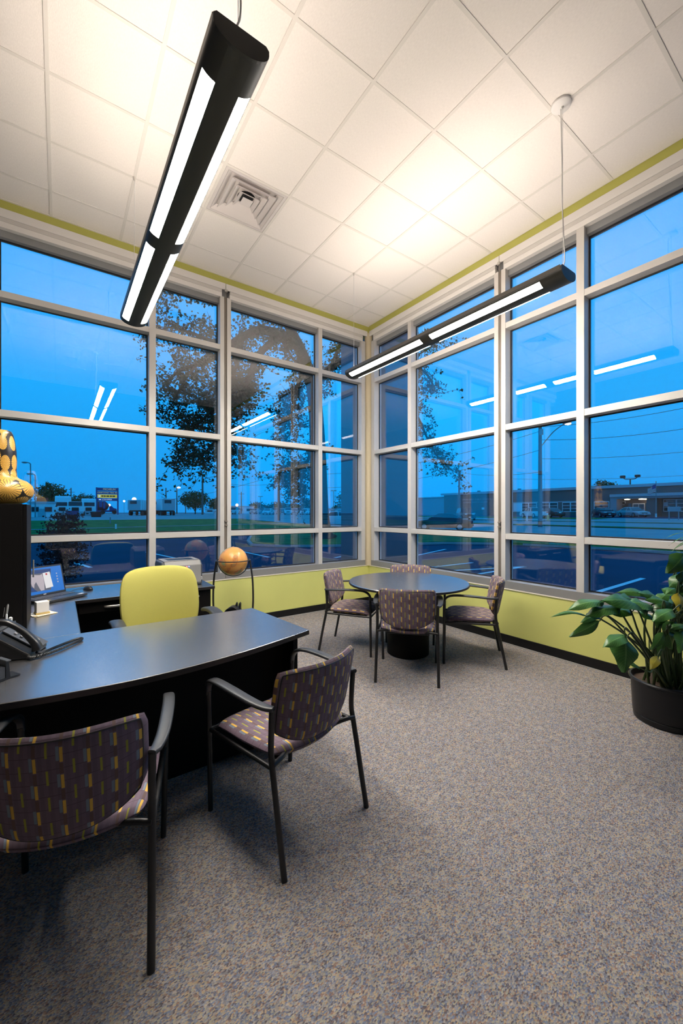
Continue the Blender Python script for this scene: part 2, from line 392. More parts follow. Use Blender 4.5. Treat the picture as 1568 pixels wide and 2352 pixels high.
def bez(p, n=12):
    """Catmull-Rom through points"""
    p=[Vector(q) for q in p]; out=[]
    for i in range(len(p)-1):
        a=p[max(i-1,0)]; b=p[i]; c=p[i+1]; d=p[min(i+2,len(p)-1)]
        for k in range(n):
            t=k/n; out.append(.5*((2*b)+(c-a)*t+(2*a-5*b+4*c-d)*t*t+(-a+3*b-3*c+d)*t**3))
    out.append(p[-1]); return out

# ================================================================== ROOM SHELL
H=4.41; T=.6096; GX,GY=-2.267,-2.828
XL,YB=-5.75,-6.1                 # the two walls behind the camera
fl=MB().box(XL,.0,YB,.0,-.05,0).build('floor', M['carpet']); tag(fl,'speckled grey and tan loop-pile carpet floor',kind='structure')
ce=bx('ceiling', M['ceilback'], None, XL-.1,.2,YB-.1,.2,H+.05,H+.12); tag(ce,'white suspended ceiling of square acoustic tiles',kind='structure')
# tiles and tees, one by one
xs=[GX+T*i for i in range(-6,4)]; ys=[GY+T*j for j in range(-6,5)]
xl=[XL]+[x for x in xs if XL+.05<x<-.05]+[0.0]; yl=[YB]+[y for y in ys if YB+.05<y<-.05]+[0.0]
VENT=(GX-T, GX, GY+2*T, GY+3*T)
tmesh={}
for i in range(len(xl)-1):
    for j in range(len(yl)-1):
        a,b,c,d=xl[i],xl[i+1],yl[j],yl[j+1]
        if abs(a-VENT[0])<.01 and abs(c-VENT[2])<.01: continue
        key=(round(b-a,3),round(d-c,3)); w,h=(b-a)/2-.003,(d-c)/2-.003
        if key not in tmesh:
            tmesh[key]=MB().box(-w,w,-h,h,0,.018).build('ceiling_tile', M['tile'], ce, bevel=.002, seg=1); o=tmesh[key]
        else: o=link_copy(tmesh[key], ce)
        o.location=((a+b)/2,(c+d)/2,H+.002+random.uniform(-.0008,.0008))
for x in xl[1:-1]: bx('grid_tee', M['tee'], ce, x-.012,x+.012,YB,0,H-.002,H+.03)
for j,y in enumerate(yl[1:-1]):
    for i in range(len(xl)-1): bx('cross_tee', M['tee'], ce, xl[i]+.012,xl[i+1]-.012,y-.0115,y+.0115,H-.0015,H+.03)
for y in (YB,0): bx('wall_angle', M['tee'], ce, XL,0,y-.02 if y==0 else y, y if y==0 else y+.02, H-.003,H+.003)

# walls (side L = window wall on the left, y=0; side R = window wall on the right, x=0)
def LR(side, s0,s1,d0,d1,z0,z1):        # s along the wall from the corner, d outward
    return (-s1,-s0,d0,d1,z0,z1) if side=='L' else (d0,d1,-s1,-s0,z0,z1)
LEN={'L':5.75,'R':6.1}
nm={'L':'left','R':'right'}
for sd in 'LR':
    w=struct('wall_'+nm[sd], 'yellow-green painted low wall under the %s-hand windows'%nm[sd])
    e=.2
    bx('lower_wall', M['yellow'], w, *LR(sd,-(e if sd=='L' else 0),LEN[sd],0,.2,0,.598))
    bx('upper_band', M['green'], w, *LR(sd,-(e if sd=='L' else 0),LEN[sd],0,.2,4.30,H+.05))
    bb=bx('baseboard_'+nm[sd], M['base'], None, *LR(sd,.012,LEN[sd],-.012,.0,.0,.098)); tag(bb,'black rubber baseboard below the %s-hand yellow wall'%nm[sd],kind='structure')
    bx('carpet_edge', M['curb'], bb, *LR(sd,.02,LEN[sd],-.020,-.0125,.001,.010))
wb=bx('wall_back', M['offwhite'], None, XL-.1,.2,YB-.1,YB,0,H+.05); tag(wb,'plain dark taupe wall behind the viewpoint',kind='structure')
ws=bx('wall_side', M['offwhite'], None, XL-.1,XL,YB,.2,0,H+.05); tag(ws,'plain dark taupe side wall beside the hutch',kind='structure')

# storefront window walls
RAILS=[(1.15,1.212),(2.36,2.424),(3.49,3.552)]
BAYS=[(.14,.875),(.94,2.25),(2.39,3.13),(3.20,4.50),(4.64,5.40)]
VERT=[(.066,.14),(.875,.94),(2.25,2.302),(2.338,2.39),(3.13,3.20),(4.50,4.552),(4.588,4.64),(5.40,5.47)]
for n,sd in enumerate('LR',1):
    w=struct('window_%d'%n, 'tall aluminium-framed window wall on the %s with four rows of panes'%nm[sd])
    for a,b in VERT: bx('mullion', M['alu'], w, *LR(sd,a,b,0,.15,.69,4.16), bevel=.0015)
    for a in (2.302,4.552): bx('expansion_groove', M['groove'], w, *LR(sd,a,a+.036,.012,.14,.69,4.16))
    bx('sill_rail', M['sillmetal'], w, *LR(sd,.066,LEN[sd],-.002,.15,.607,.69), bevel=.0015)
    bx('head_rail', M['headgrey'], w, *LR(sd,.066,LEN[sd],.05,.15,4.085,4.30))
    for a,b in BAYS:
        zz=[.69]
        for z0,z1 in RAILS: bx('rail', M['alu'], w, *LR(sd,a,b,.003,.14,z0,z1), bevel=.0015); zz+=[z0,z1]
        zz.append(4.085)
        for k in range(4):
            z0,z1=zz[2*k],zz[2*k+1]
            bx('pane', GLASS, w, *LR(sd,a+.004,b-.004,.108,.120,z0+.004,z1-.004))
            g=MB(); t_=.013
            for q in ((a,a+t_,z0,z1),(b-t_,b,z0,z1),(a+t_,b-t_,z0,z0+t_),(a+t_,b-t_,z1-t_,z1)): g.box(*LR(sd,q[0],q[1],.098,.107,q[2],q[3]))
            g.build('gasket', M['gasket'], w)
    # white shade pocket above the glass
    t=struct('trim_%d'%n, 'white shade-pocket trim above the %s-hand windows'%nm[sd])
    for a,b in ((.03,2.318),(2.324,4.568),(4.574,LEN[sd])):
        bx('fascia', M['alu_lite'], t, *LR(sd,a,b,-.012,0,4.245,4.326), bevel=.002)
        for (p,q) in BAYS:
            if a<=p<b:
                qq=min(q+(.0),b)
        bx('pocket_track', M['alu'], t, *LR(sd,a+(.09 if a<.1 else .045),b-(.05),-.006,.03,4.205,4.2445), bevel=.0015)
        bx('pocket_lip', M['alu_lite'], t, *LR(sd,a+(.09 if a<.1 else .045),b-(.05),-.004,.05,4.150,4.2045), bevel=.0015)
    be=bx('trim_%d'%(n+2), M['bead'], None, *LR(sd,.0,LEN[sd],-.007,.0,.597,.607)); tag(be,'thin cream bead along the top of the %s-hand low wall'%nm[sd],kind='structure')
    # beaded shade cord on the wide mullion
    c=thing('shade_cord','thin grey shade cord with clips on the wide mullion of the %s-hand windows'%nm[sd],'cord',(-2.32 if sd=='L' else 0, 0 if sd=='L' else -2.32,0), group='shade cords')
    X=Matrix() if sd=='L' else Matrix.Rotation(-PI/2,4,'Z')
    MB().tube([(0,-.008,.62),(0,-.008,4.23)],.0035,6,X=X).build('cord', M['groove'], c)
    for z in (1.335,1.285): MB().box(-.014,.02,-.020,.012,z-.006,z+.006,X=X).build('clip', M['groove'], c)
    MB().lathe([(0,-.018),(.016,-.016),(.02,0),(.016,.016),(0,.018)],12,(0,-.018,4.232),X=X).build('pulley', M['nickel'], c, smooth=True)
cp=MB().lathe([(.0,.6),(.075,.6),(.075,4.30),(0,4.30)],28,(.025,.025,0)).build('trim_5', M['tan'], smooth=40); tag(cp,'round tan corner post where the two window walls meet',kind='structure')

# ================================================================== PENDANT LIGHTS
def pendant(x, label, canopy):
    t=thing('pendant_light',label,'pendant light',(x,-2.26,3.17),group='linear pendant lights')
    L=1.28; hw=.105; top=.022; bot=-.058
    # open-topped crescent section: rim corners and curved belly
    n=16
    arc=[(-hw*math.cos(PI*k/n)*.985, top-.028-(-(bot)-.006+top-.0)*0-.0-(.050)*math.sin(PI*k/n)) for k in range(n+1)]
    def belly(fr): # fr 0..1 across
        a=PI*fr; return (-hw*math.cos(a), -.008-.056*math.sin(a))
    def strip(f0,f1,y0,y1,m,name,parent,off=0.0,k=8,thick=.004):
        b=MB(); pts=[belly(f0+(f1-f0)*i/k) for i in range(k+1)]
        outer=[(px*(1+off),pz-off*.06) for px,pz in pts]; inner=[(px*.95,pz*.9+thick) for px,pz in pts]
        b.prism(outer+inner[::-1], y0,y1,'y'); return b.build(name,m,parent,smooth=35)
    # lens edges across the belly (fractions of the arc)
    a0,a1,b0,b1=.13,.35,.65,.87
    strip(0,a0,-L,L,M['fixture'],'side_rail',t); strip(a1,b0,-L,L,M['fixture'],'spine',t); strip(b1,1,-L,L,M['fixture'],'side_rail',t)
    for (y0,y1) in ((-L,-L+.15),(-.06,.06),(L-.06,L)):
        for (f0,f1) in ((a0,a1),(b0,b1)): strip(f0,f1,y0,y1,M['fixture'],'bridge',t)
    for (y0,y1) in ((-L+.15,-.06),(.06,L-.06)):
        for (f0,f1) in ((a0,a1),(b0,b1)): strip(f0,f1,y0,y1,M['lens'],'lens',t,off=-.02)
    for sgn in (-1,1):
        MB().box(min(sgn*hw,sgn*(hw-.006)),max(sgn*hw,sgn*(hw-.006)),-L,L,-.009,top).build('rim',M['fixtrim'],t)
        poly=[belly(i/16) for i in range(17)]+[(hw,top-.012),(hw-.012,top),(-hw+.012,top),(-hw,top-.012)]
        MB().prism(poly, sgn*L, sgn*(L+.012),'y').build('end_cap',M['fixture'],t)
    for sgn in (-1,1):
        MB().tube([(0,sgn*(L-.03),top-.02),(0,sgn*(L-.03),H-3.17)],.0016,6).build('cable',M['cable'],t)
        MB().lathe([(0,-.03),(.006,-.03),(.012,0),(0,0)],12,(0,sgn*(L-.03),H-3.17-.003)).build('cable_gripper',M['nickel'],t,smooth=40)
    if canopy:
        MB().lathe([(0,-.022),(.05,-.020),(.066,-.010),(.068,0),(0,0)],28,(0,-L+.04,H-3.17-.003)).build('canopy',M['whiteplastic'],t,smooth=45)
    zt=H-3.17-.03
    MB().tube(bez([(0.004,-L+.045,zt),(.018,-L+.05,zt-.08),(.022,-L+.045,zt*.66),(.004,-L+.035,zt*.42),(.006,-L+.02,.15),(-.008,-L+.02,.06),(-.03,-L+.03,.02)],8),.0042,6).build('power_cord',M['whiteplastic'],t,smooth=True)
    bx('light_block_tray',M['whiteplastic'],t,-hw+.007,hw-.007,-L,L,-.004,.0)  # unseen plate added to stop the lenses lighting the ceiling directly
    # the upward-facing lamp inside the open trough
    for sg in (-1,1):
        ld=bpy.data.lights.new('uplight_lamp','AREA'); ld.shape='RECTANGLE'; ld.size=.05; ld.size_y=2.4; ld.energy=UPLIGHT_W/2; ld.color=(1.0,.86,.74)
        lo=bpy.data.objects.new('uplight_lamp',ld); COL.objects.link(lo); lo.parent=t; lo.location=(sg*.045,0,.034); lo.rotation_euler=(PI,sg*math.radians(-48),0)
    return t
pendant(-3.49,'long dark pendant light nearest the viewer with two glowing lens strips', True)
pendant(-1.06,'long dark pendant light hanging in front of the right-hand windows', True)

# ================================================================== CEILING DIFFUSER
t=thing('ceiling_vent','square white stepped ceiling air diffuser','vent',((VENT[0]+VENT[1])/2,(VENT[2]+VENT[3])/2,H))
def ring(o,i,zo,zi,name,m):
    b=MB(); th=.009
    vs=[(sx*o,sy*o,zo) for sx,sy in ((-1,-1),(1,-1),(1,1),(-1,1))]+[(sx*i,sy*i,zi) for sx,sy in ((-1,-1),(1,-1),(1,1),(-1,1))]
    vs+=[(x,y,z+th) for x,y,z in vs]
    fs=[]
    for k in range(4):
        q=(k+1)%4; fs+=[(k,q,4+q,4+k),(8+k,12+k,12+q,8+q),(k,8+k,8+q,q),(4+k,4+q,12+q,12+k)]
    b.add(vs,fs); return b.build(name,m,t)
ring(.29,.265,.0,.0,'outer_flange',M['vent'])
bx('duct_back',M['vent'],t,-.28,.28,-.28,.28,.044,.047)
MB().lathe([(0,.040),(.085,.040),(.085,.0435),(0,.0435)],24).build('duct_opening',M['ventdark'],t)
for o,i,zo,zi in ((.262,.218,.0,.030),(.212,.158,-.006,.030),(.150,.104,-.006,.030),(.096,.056,-.006,.026)): ring(o,i,zo,zi,'vane',M['vent'])
MB().add([(-.05,-.05,.0),(.05,-.05,.0),(.05,.05,.0),(-.05,.05,.0),(-.03,-.03,.012),(.03,-.03,.012),(.03,.03,.012),(-.03,.03,.012)],[(0,3,2,1),(4,5,6,7),(0,1,5,4),(1,2,6,5),(2,3,7,6),(3,0,4,7)]).build('centre_plate',M['vent'],t)

# ================================================================== PATTERNED ARMCHAIRS
def pad(fn, th, nu=26, nv=20, uvs=(1,1), pw=7.0, uv0=(0,0)):
    """closed cushion: fn(s,t)->(point, normal) with s,t in [-1,1]; thickness th fades at the rim"""
    b=MB()
    def ease(x): return math.sin(x*PI/2)*.35+x*.65
    for side in (1,-1):
        def f(a,c,side=side):
            s,t=ease(2*a-1),ease(2*c-1)
            k=((1-abs(s)**pw)*(1-abs(t)**pw))**(1/2.2) if abs(s)<1 and abs(t)<1 else 0
            p,n=fn(s,t); return p+n*(side*th/2*k)
        b.grid(f,nu,nv,lambda a,c:(uv0[0]+uvs[0]*(ease(2*a-1)*.5+.5),uv0[1]+uvs[1]*(ease(2*c-1)*.5+.5)))
    return b
def back_fn(s,t):
    w=.245*(1-.03*(t<0)*abs(t))
    zb=.445+.085*abs(s)**2.6; zt=.80-.012*abs(s)**6
    # soft corners
    x=w*s*(1-.045*max(0,abs(t)-.75)/.25*abs(s)**3)
    z=(zb+zt)/2+(zt-zb)/2*t
    y=-.205-.075*((z-.44)/.36)+.075*s*s
    return Vector((x,y,z)), Vector((-.45*s*.5,1,.2)).normalized()
def seat_fn(s,t):
    w=.250-.018*(t<0)*abs(t)
    x=w*s*(1-.05*abs(t)**6); 
    yr=-.215+.055*s*s; yf=.265-.02*abs(s)**4
    y=(yr+yf)/2+(yf-yr)/2*t
    z=.425+.012*(1-s*s)*.2-.020*max(0,t)**4+.010*s*s
    return Vector((x,y,z)), Vector((0,-.02,1)).normalized()
def make_chair(label):
    c=thing('guest_chair',label,'chair',group='patterned guest chairs')
    pad(seat_fn,.062,uvs=(.5,.5)).build('seat',M['fabric'],c,smooth=True)
    bk=pad(back_fn,.050,uvs=(.49,.40),uv0=(.02,.01)).build('backrest',M['fabric'],c,smooth=True)
    seam=[]
    for (s,t) in [(-.93+1.86*i/24,.93) for i in range(25)]+[(.93,.93-1.86*i/14) for i in range(1,15)]+[(.93-1.86*i/24,-.93) for i in range(1,25)]+[(-.93,-.93+1.86*i/14) for i in range(1,15)]:
        p,n=back_fn(s,t); seam.append(p-n*(.0225*((1-.93**7))**(1/2.2)))
    MB().tube(seam+[seam[0]],.0028,5,caps=False).build('seam_piping',M['blackplastic'],bk,smooth=True)
    MB().box(-.19,.19,-.15,.22,.385,.398).build('seat_pan',M['blackmetal'],c,bevel=.004)
    bx('care_label',M['paper'],c,.13,.18,-.02,.0,.380,.3845)
    for sg in (-1,1):
        MB().tube(bez([(sg*.262,-.278,0),(sg*.259,-.225,.27),(sg*.257,-.198,.405),(sg*.2555,-.187,.47),(sg*.256,-.190,.56),(sg*.258,-.196,.648)],6),.0130,10).build('leg',M['blackmetal'],c,smooth=True)
        MB().tube([(sg*.255,.279,0),(sg*.262,.277,.3),(sg*.268,.276,.585)],.0125,10).build('leg',M['blackmetal'],c,smooth=True)
        path=bez([(sg*.257,-.205,.650),(sg*.272,-.165,.650),(sg*.284,-.08,.656),(sg*.288,.05,.664),(sg*.285,.17,.664),(sg*.278,.235,.650),(sg*.270,.270,.615),(sg*.268,.278,.570)],6)
        n=len(path); ws=[.028+.020*math.sin(PI*min(1,max(0,(i/n-.02)/.85)))**.7 for i in range(n)]
        MB().sweep(path,ws,.019,side=(1,0,0),n=14,p=3.2).build('armrest',M['armplastic'],c,smooth=True)
        MB().tube([(sg*.257,-.199,.405),(sg*.262,.277,.398)],.010,8).build('side_rail',M['blackmetal'],c,smooth=True)
        MB().tube(bez([(sg*.257,-.203,.42),(sg*.20,-.19,.425),(sg*.15,-.16,.412)],5),.011,8).build('back_bracket',M['blackmetal'],c,smooth=True)
    MB().tube([(-.258,.277,.398),(.258,.277,.398)],.009,8).build('front_rail',M['blackmetal'],c,smooth=True)
    return c
chair0=make_chair('patterned guest chair seen from behind on the near side of the round table')
def place(o,x,y,deg,label=None):
    o.location=(x,y,0); o.rotation_euler=(0,0,math.radians(deg-90))
    if label: o['label']=label
place(chair0,-1.453,-2.341,42.6)
for x,y,d,l in ((-3.115,-3.192,103.2,'patterned guest chair turned sideways at the right end of the bow-front desk'),
                (-3.969,-3.216,74.4,'patterned guest chair nearest the viewer, at lower left before the desk'),
                (-1.450,-1.482,-53.5,'patterned guest chair left of the round table by the yellow wall'),
                (-.653,-2.447,129.4,'patterned guest chair right of the round table, side-on to the window'),
                (-.68,-1.60,-136,'patterned guest chair behind the round table in the corner, only backrest showing')):
    place(copy_tree(chair0),x,y,d,l)

# ================================================================== ROUND TABLE
t=thing('round_table','round dark laminate meeting table on a black drum base','table',(-1.09,-1.975,0))
MB().lathe([(0,.708),(.585,.708),(.604,.712),(.607,.722),(.607,.732),(.602,.738),(0,.738)],72).build('tabletop',M['desk'],t,smooth=30)
MB().lathe([(.6085,.713),(.6105,.716),(.6105,.730),(.6085,.733)],72).build('edge_band',M['deskedge'],t,smooth=True)
MB().lathe([(0,0),(.205,0),(.215,.008),(.215,.64),(.30,.70),(.30,.708),(0,.708)],40).build('drum_base',M['deskpanel'],t,smooth=35)

# ================================================================== DESK SUITE
def bow(n=28,x0=-4.68,x1=-2.80,dy=0.0):
    pts=[]
    for i in range(n+1):
        f=i/n; x=x0+(x1-x0)*f; pts.append((x,-2.858-dy-.185*math.sin(PI*f)**1.0*1.0))
    return pts
t=thing('desk','bow-front espresso desk between the guest chairs and the lime task chair','desk',(0,0,0))
poly=bow()+[(-2.862,-2.14),(-4.68,-2.14)]
MB().prism(poly,.712,.740,'z').build('desktop',M['desk'],t,bevel=.002,seg=1)
edge=bow(dy=.0015)
b=MB()
b.prism([(x,y-.001) for x,y in edge]+[(x,y+.004) for x,y in reversed(edge)],.7135,.7385,'z'); b.build('edge_band',M['deskedge'],t)
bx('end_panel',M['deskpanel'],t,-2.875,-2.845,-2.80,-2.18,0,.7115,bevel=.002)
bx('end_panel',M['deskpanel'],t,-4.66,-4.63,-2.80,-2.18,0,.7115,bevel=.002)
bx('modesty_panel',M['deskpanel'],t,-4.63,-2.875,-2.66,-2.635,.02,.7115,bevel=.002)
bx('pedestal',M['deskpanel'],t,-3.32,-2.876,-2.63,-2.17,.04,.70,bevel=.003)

t=thing('desk_return','espresso bridge top joining the bow-front desk to the credenza','desk',(0,0,0))
bx('return_top',M['desk'],t,-4.58,-3.928,-2.138,-1.105,.712,.740,bevel=.002)
bx('edge_band',M['deskedge'],t,-3.9285,-3.925,-2.136,-1.107,.7135,.7385)
bx('side_panel',M['deskpanel'],t,-4.57,-4.545,-2.13,-1.11,0,.7115)

t=thing('credenza','espresso credenza with drawers under the left-hand window','cabinet',(0,0,0))
bx('credenza_top',M['desk'],t,-4.66,-2.81,-1.10,-.43,.712,.740,bevel=.002)
bx('edge_band',M['deskedge'],t,-4.65,-2.8105,-1.1035,-1.1005,.7135,.7385)
bx('edge_band',M['deskedge'],t,-2.8095,-2.806,-1.098,-.432,.7135,.7385)
bx('back_panel',M['deskpanel'],t,-4.64,-3.31,-.46,-.44,.05,.7115)
bx('kneespace_panel',M['deskpanel'],t,-3.95,-3.32,-.75,-.735,.02,.7115)
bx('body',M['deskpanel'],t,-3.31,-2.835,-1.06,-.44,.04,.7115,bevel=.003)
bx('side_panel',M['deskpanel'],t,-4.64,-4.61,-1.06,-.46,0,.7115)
def pull(x0,x1,y,z,parent):
    MB().sweep(bez([(x0,y+.012,z),(x0+.02,y-.006,z),((x0+x1)/2,y-.016,z),(x1-.02,y-.006,z),(x1,y+.012,z)],6),.014,.018,n=8).build('handle',M['nickel'],parent,smooth=True)
for z0,z1 in ((.47,.70),(.27,.46),(.06,.26)):
    d=bx('drawer_front',M['deskpanel'],t,-3.305,-2.84,-1.078,-1.061,z0,z1,bevel=.003); pull(-3.19,-2.95,-1.083,z1-.045,d)
d=bx('pencil_drawer',M['deskpanel'],t,-3.90,-3.33,-1.075,-1.05,.62,.70,bevel=.003); pull(-3.72,-3.45,-1.08,.66,d)

t=thing('hutch','tall black hutch cabinet standing on the desk return at far left','cabinet',(0,0,0))
hx0,hx1,hy0,hy1=-4.565,-4.187,-1.885,-1.03
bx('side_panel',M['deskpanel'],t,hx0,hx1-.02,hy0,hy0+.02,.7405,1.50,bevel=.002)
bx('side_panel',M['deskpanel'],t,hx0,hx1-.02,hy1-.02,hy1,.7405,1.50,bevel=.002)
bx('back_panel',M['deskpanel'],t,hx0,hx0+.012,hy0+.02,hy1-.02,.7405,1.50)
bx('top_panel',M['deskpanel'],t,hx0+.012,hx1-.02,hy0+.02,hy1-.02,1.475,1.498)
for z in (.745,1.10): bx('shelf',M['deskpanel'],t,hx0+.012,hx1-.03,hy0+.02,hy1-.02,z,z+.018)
dr=bx('door',M['deskpanel'],t,hx1-.019,hx1,hy0,(hy0+hy1)/2-.002,.7425,1.498,bevel=.002); pl=MB().tube([(hx1+.012,-1.45,1.0),(hx1+.012,-1.45,1.12)],.005,8).build('handle',M['nickel'],dr,smooth=True)
# coloured things on the open hutch shelves that the window mirrors
def shelf_box(name,label,cat,m,x0,x1,y0,y1,z0,z1,lid):
    o=thing(name,label,cat,((x0+x1)/2,(y0+y1)/2,z0)); w,d,h=(x1-x0)/2,(y1-y0)/2,z1-z0
    bx('body',m,o,-w,w,-d,d,0,h*.8,bevel=.006); bx('lid',lid,o,-w-.004,w+.004,-d-.004,d+.004,h*.8,h,bevel=.005); return o
shelf_box('storage_tin','lime and blue storage tin on the upper hutch shelf','tin',M['blue'],-4.46,-4.27,-1.31,-1.15,1.1185,1.28,M['limep'])
shelf_box('storage_tin','orange and black storage tin on the lower hutch shelf','tin',M['blackplastic'],-4.46,-4.28,-1.32,-1.16,.7635,.90,M['orange'])

# ================================================================== LIME TASK CHAIR
t=thing('task_chair','lime upholstered task chair with black arms behind the desk','chair',(-3.375,-1.66,0),math.radians(2))
def lb(s,tt):
    k=1-.13*(abs(s)**3.2)*(abs(tt)**3.2)            # rounded corners
    hw=.288*(1-.03*max(0,tt)**2-.13*max(0,-tt)**1.5)
    x=hw*s*k; z=.735+.272*tt*k+.010*(1-s*s)*max(0,tt)
    y=.10+.055*(tt+1)-.060*s*s-.02*math.cos(tt*1.6)
    return Vector((x,y,z)), Vector((.35*s,-1,.12)).normalized()
pad(lb,.085,nu=30,nv=26,pw=5.0).build('backrest',M['lime'],t,smooth=True)
def ls(s,tt):
    return Vector((.255*s*(1-.05*abs(tt)**4),-.13+.25*tt-.02*s*s*max(0,-tt),.455-.03*max(0,-tt)**3)), Vector((0,0,1))
pad(ls,.095,pw=5.0).build('seat',M['lime'],t,smooth=True)
pad(lambda s,tt:(lb(s*.94,tt*.94)[0]+Vector((0,.045,0)),Vector((0,1,0))),.03,nu=16,nv=14).build('back_shell',M['blackplastic'],t,smooth=True)
for sg in (-1,1):
    MB().sweep(bez([(sg*.335,-.28,.652),(sg*.332,-.20,.672),(sg*.33,-.08,.676),(sg*.325,.03,.655)],5),[.055]+[.088]*13+[.085,.06],.036,side=(1,0,0),n=14,p=2.8).build('armrest',M['armplastic'],t,smooth=True)
    MB().sweep(bez([(sg*.33,-.10,.655),(sg*.335,-.06,.52),(sg*.30,-.03,.42),(sg*.16,-.05,.385)],5),.05,.022,side=(0,1,0),n=10).build('arm_upright',M['blackplastic'],t,smooth=True)
MB().sweep(bez([(0,-.05,.385),(0,.16,.39),(0,.235,.50),(0,.225,.68)],5),.07,.02,side=(1,0,0),n=10).build('back_stem',M['blackplastic'],t,smooth=True)
MB().lathe([(0,.10),(.03,.10),(.03,.22),(.022,.23),(.022,.39),(.09,.40),(.09,.412),(0,.412)],18,(0,-.10,0)).build('gas_column',M['blackmetal'],t,smooth=40)
for k in range(5):
    a=2*PI*k/5+.3; c,s_=math.cos(a),math.sin(a); p=lambda r,z:(r*c,-.10+r*s_,z)
    MB().sweep([p(.02,.115),p(.15,.105),p(.29,.085)],[.055,.045,.035],[.04,.034,.028]).build('base_spoke',M['blackplastic'],t,smooth=True)
    MB().lathe([(0,-.02),(.024,-.02),(.028,-.014),(.028,.014),(.024,.02),(0,.02)],14,X=Matrix.Translation(p(.29,.028))@Matrix.Rotation(a,4,'Z')@Matrix.Rotation(PI/2,4,'X')).build('caster',M['blackplastic'],t,smooth=40)

# ================================================================== PRINTER
t=thing('printer','grey laser printer on the right end of the credenza','printer',(-3.06,-.76,.7405))
MB().prism([(-.17,0),(.19,0),(.19,.20),(.15,.235),(-.12,.235),(-.17,.19)],-.185,.185,'x').build('body',M['darkgrey'],t,bevel=.012)
MB().prism([(-.196,.03),(-.171,.015),(-.171,.188),(-.125,.2355),(-.145,.238),(-.19,.20)],-.165,.165,'x').build('front_panel',M['greyplastic'],t,bevel=.006)
MB().prism([(-.14,.232),(.13,.236),(.13,.243),(-.145,.243)],-.165,.165,'x').build('top_cover',M['greyplastic'],t,bevel=.003)
bx('output_slot',M['blackplastic'],t,-.12,.12,-.10,.06,.2365,.2445)
MB().ball((.05,-.1945,.185),.005,8,6).build('led',M['ledblue'],t); MB().ball((.03,-.1950,.185),.005,8,6).build('led',M['ledred'],t)
fr=MB()
for q in ((.150,.176,-.002,.004),(.150,.176,.022,.028),(.150,.156,-.002,.028),(.170,.176,-.002,.028)): fr.box(q[0],q[1],-.188,-.1715,.05+q[2],.05+q[3])
fr.build('square_badge',M['whiteplastic'],t)

# ================================================================== GLOBE ON STAND
t=thing('floor_globe','tan antique-style globe in a black floor stand by the left wall','globe',(-2.45,-.62,0),math.radians(-35))
g=MB().ball((0,0,.905),.157,40,28).build('globe',M['globe'],t,smooth=True)
MB().ball((0,.0,1.0645),.012,10,6,(1,1,.35)).build('pole_cap',M['nickel'],g,smooth=True)
MB().tube([(.185*math.cos(2*PI*k/48),.185*math.sin(2*PI*k/48),.915) for k in range(49)],.006,8,caps=False).build('horizon_ring',M['blackmetal'],t,smooth=True)
MB().tube([(.175*math.cos(PI*k/24),0,.905-.175*math.sin(PI*k/24)+.008) for k in range(25)],.005,8).build('meridian_arc',M['blackmetal'],t,smooth=True)
for k in range(2):
    a=2*PI*k/2
    for da in (-.05,.05):
        c,s_=math.cos(a+da),math.sin(a+da)
        MB().tube(bez([(r*c,r*s_,z) for r,z in ((.186,.915),(.215,.70),(.222,.45),(.205,.22),(.175,.06),(.19,.0))],6),.0075,8).build('leg',M['blackmetal'],t,smooth=True)
MB().tube([(.19*math.cos(2*PI*k/32),.19*math.sin(2*PI*k/32),.008) for k in range(33)],.008,6,caps=False).build('lower_ring',M['blackmetal'],t,smooth=True)
t=thing('tote_bag','black tote bag standing on the carpet below the globe','bag',(-2.44,-.60,0),math.radians(-35))
MB().prism([(-.095,0),(.095,0),(.105,.30),(.075,.375),(.03,.405),(-.03,.40),(-.085,.35),(-.105,.28)],-.055,.055,'y').build('body',M['blackplastic'],t,bevel=.018)
for sx in (.035,.072): MB().prism([(sx-.012,.37),(sx+.012,.36),(sx+.014,.425),(sx+.002,.445),(sx-.008,.42)],-.02,.02,'y').build('tab',M['blackplastic'],t,bevel=.004)
MB().tube(bez([(-.08,-.057,.30),(-.07,-.068,.36),(0,-.07,.40),(.05,-.064,.37),(.07,-.057,.30)],6),.006,8).build('strap',M['blackmetal'],t,smooth=True)

# ================================================================== VASE ON HUTCH
t=MB().lathe([(0,.0),(.09,.0),(.135,.018),(.168,.055),(.178,.092),(.168,.128),(.138,.158),(.100,.174),(.086,.186),(.083,.23),(.085,.29),(.082,.36),(.075,.42),(.066,.465),(.055,.487),(.042,.492),(.042,.47),(0,.46)],56,uvs=True,ucount=9).build('double_gourd_vase',M['discs'],None,smooth=True,recalc=False)
me=t.data
for l in me.uv_layers['uv'].data: l.uv=(l.uv[0], l.uv[1]*9.0)
t.location=(-4.345,-1.48,1.5002); tag(t,'black double-gourd vase covered with gold scored discs on top of the hutch','vase')

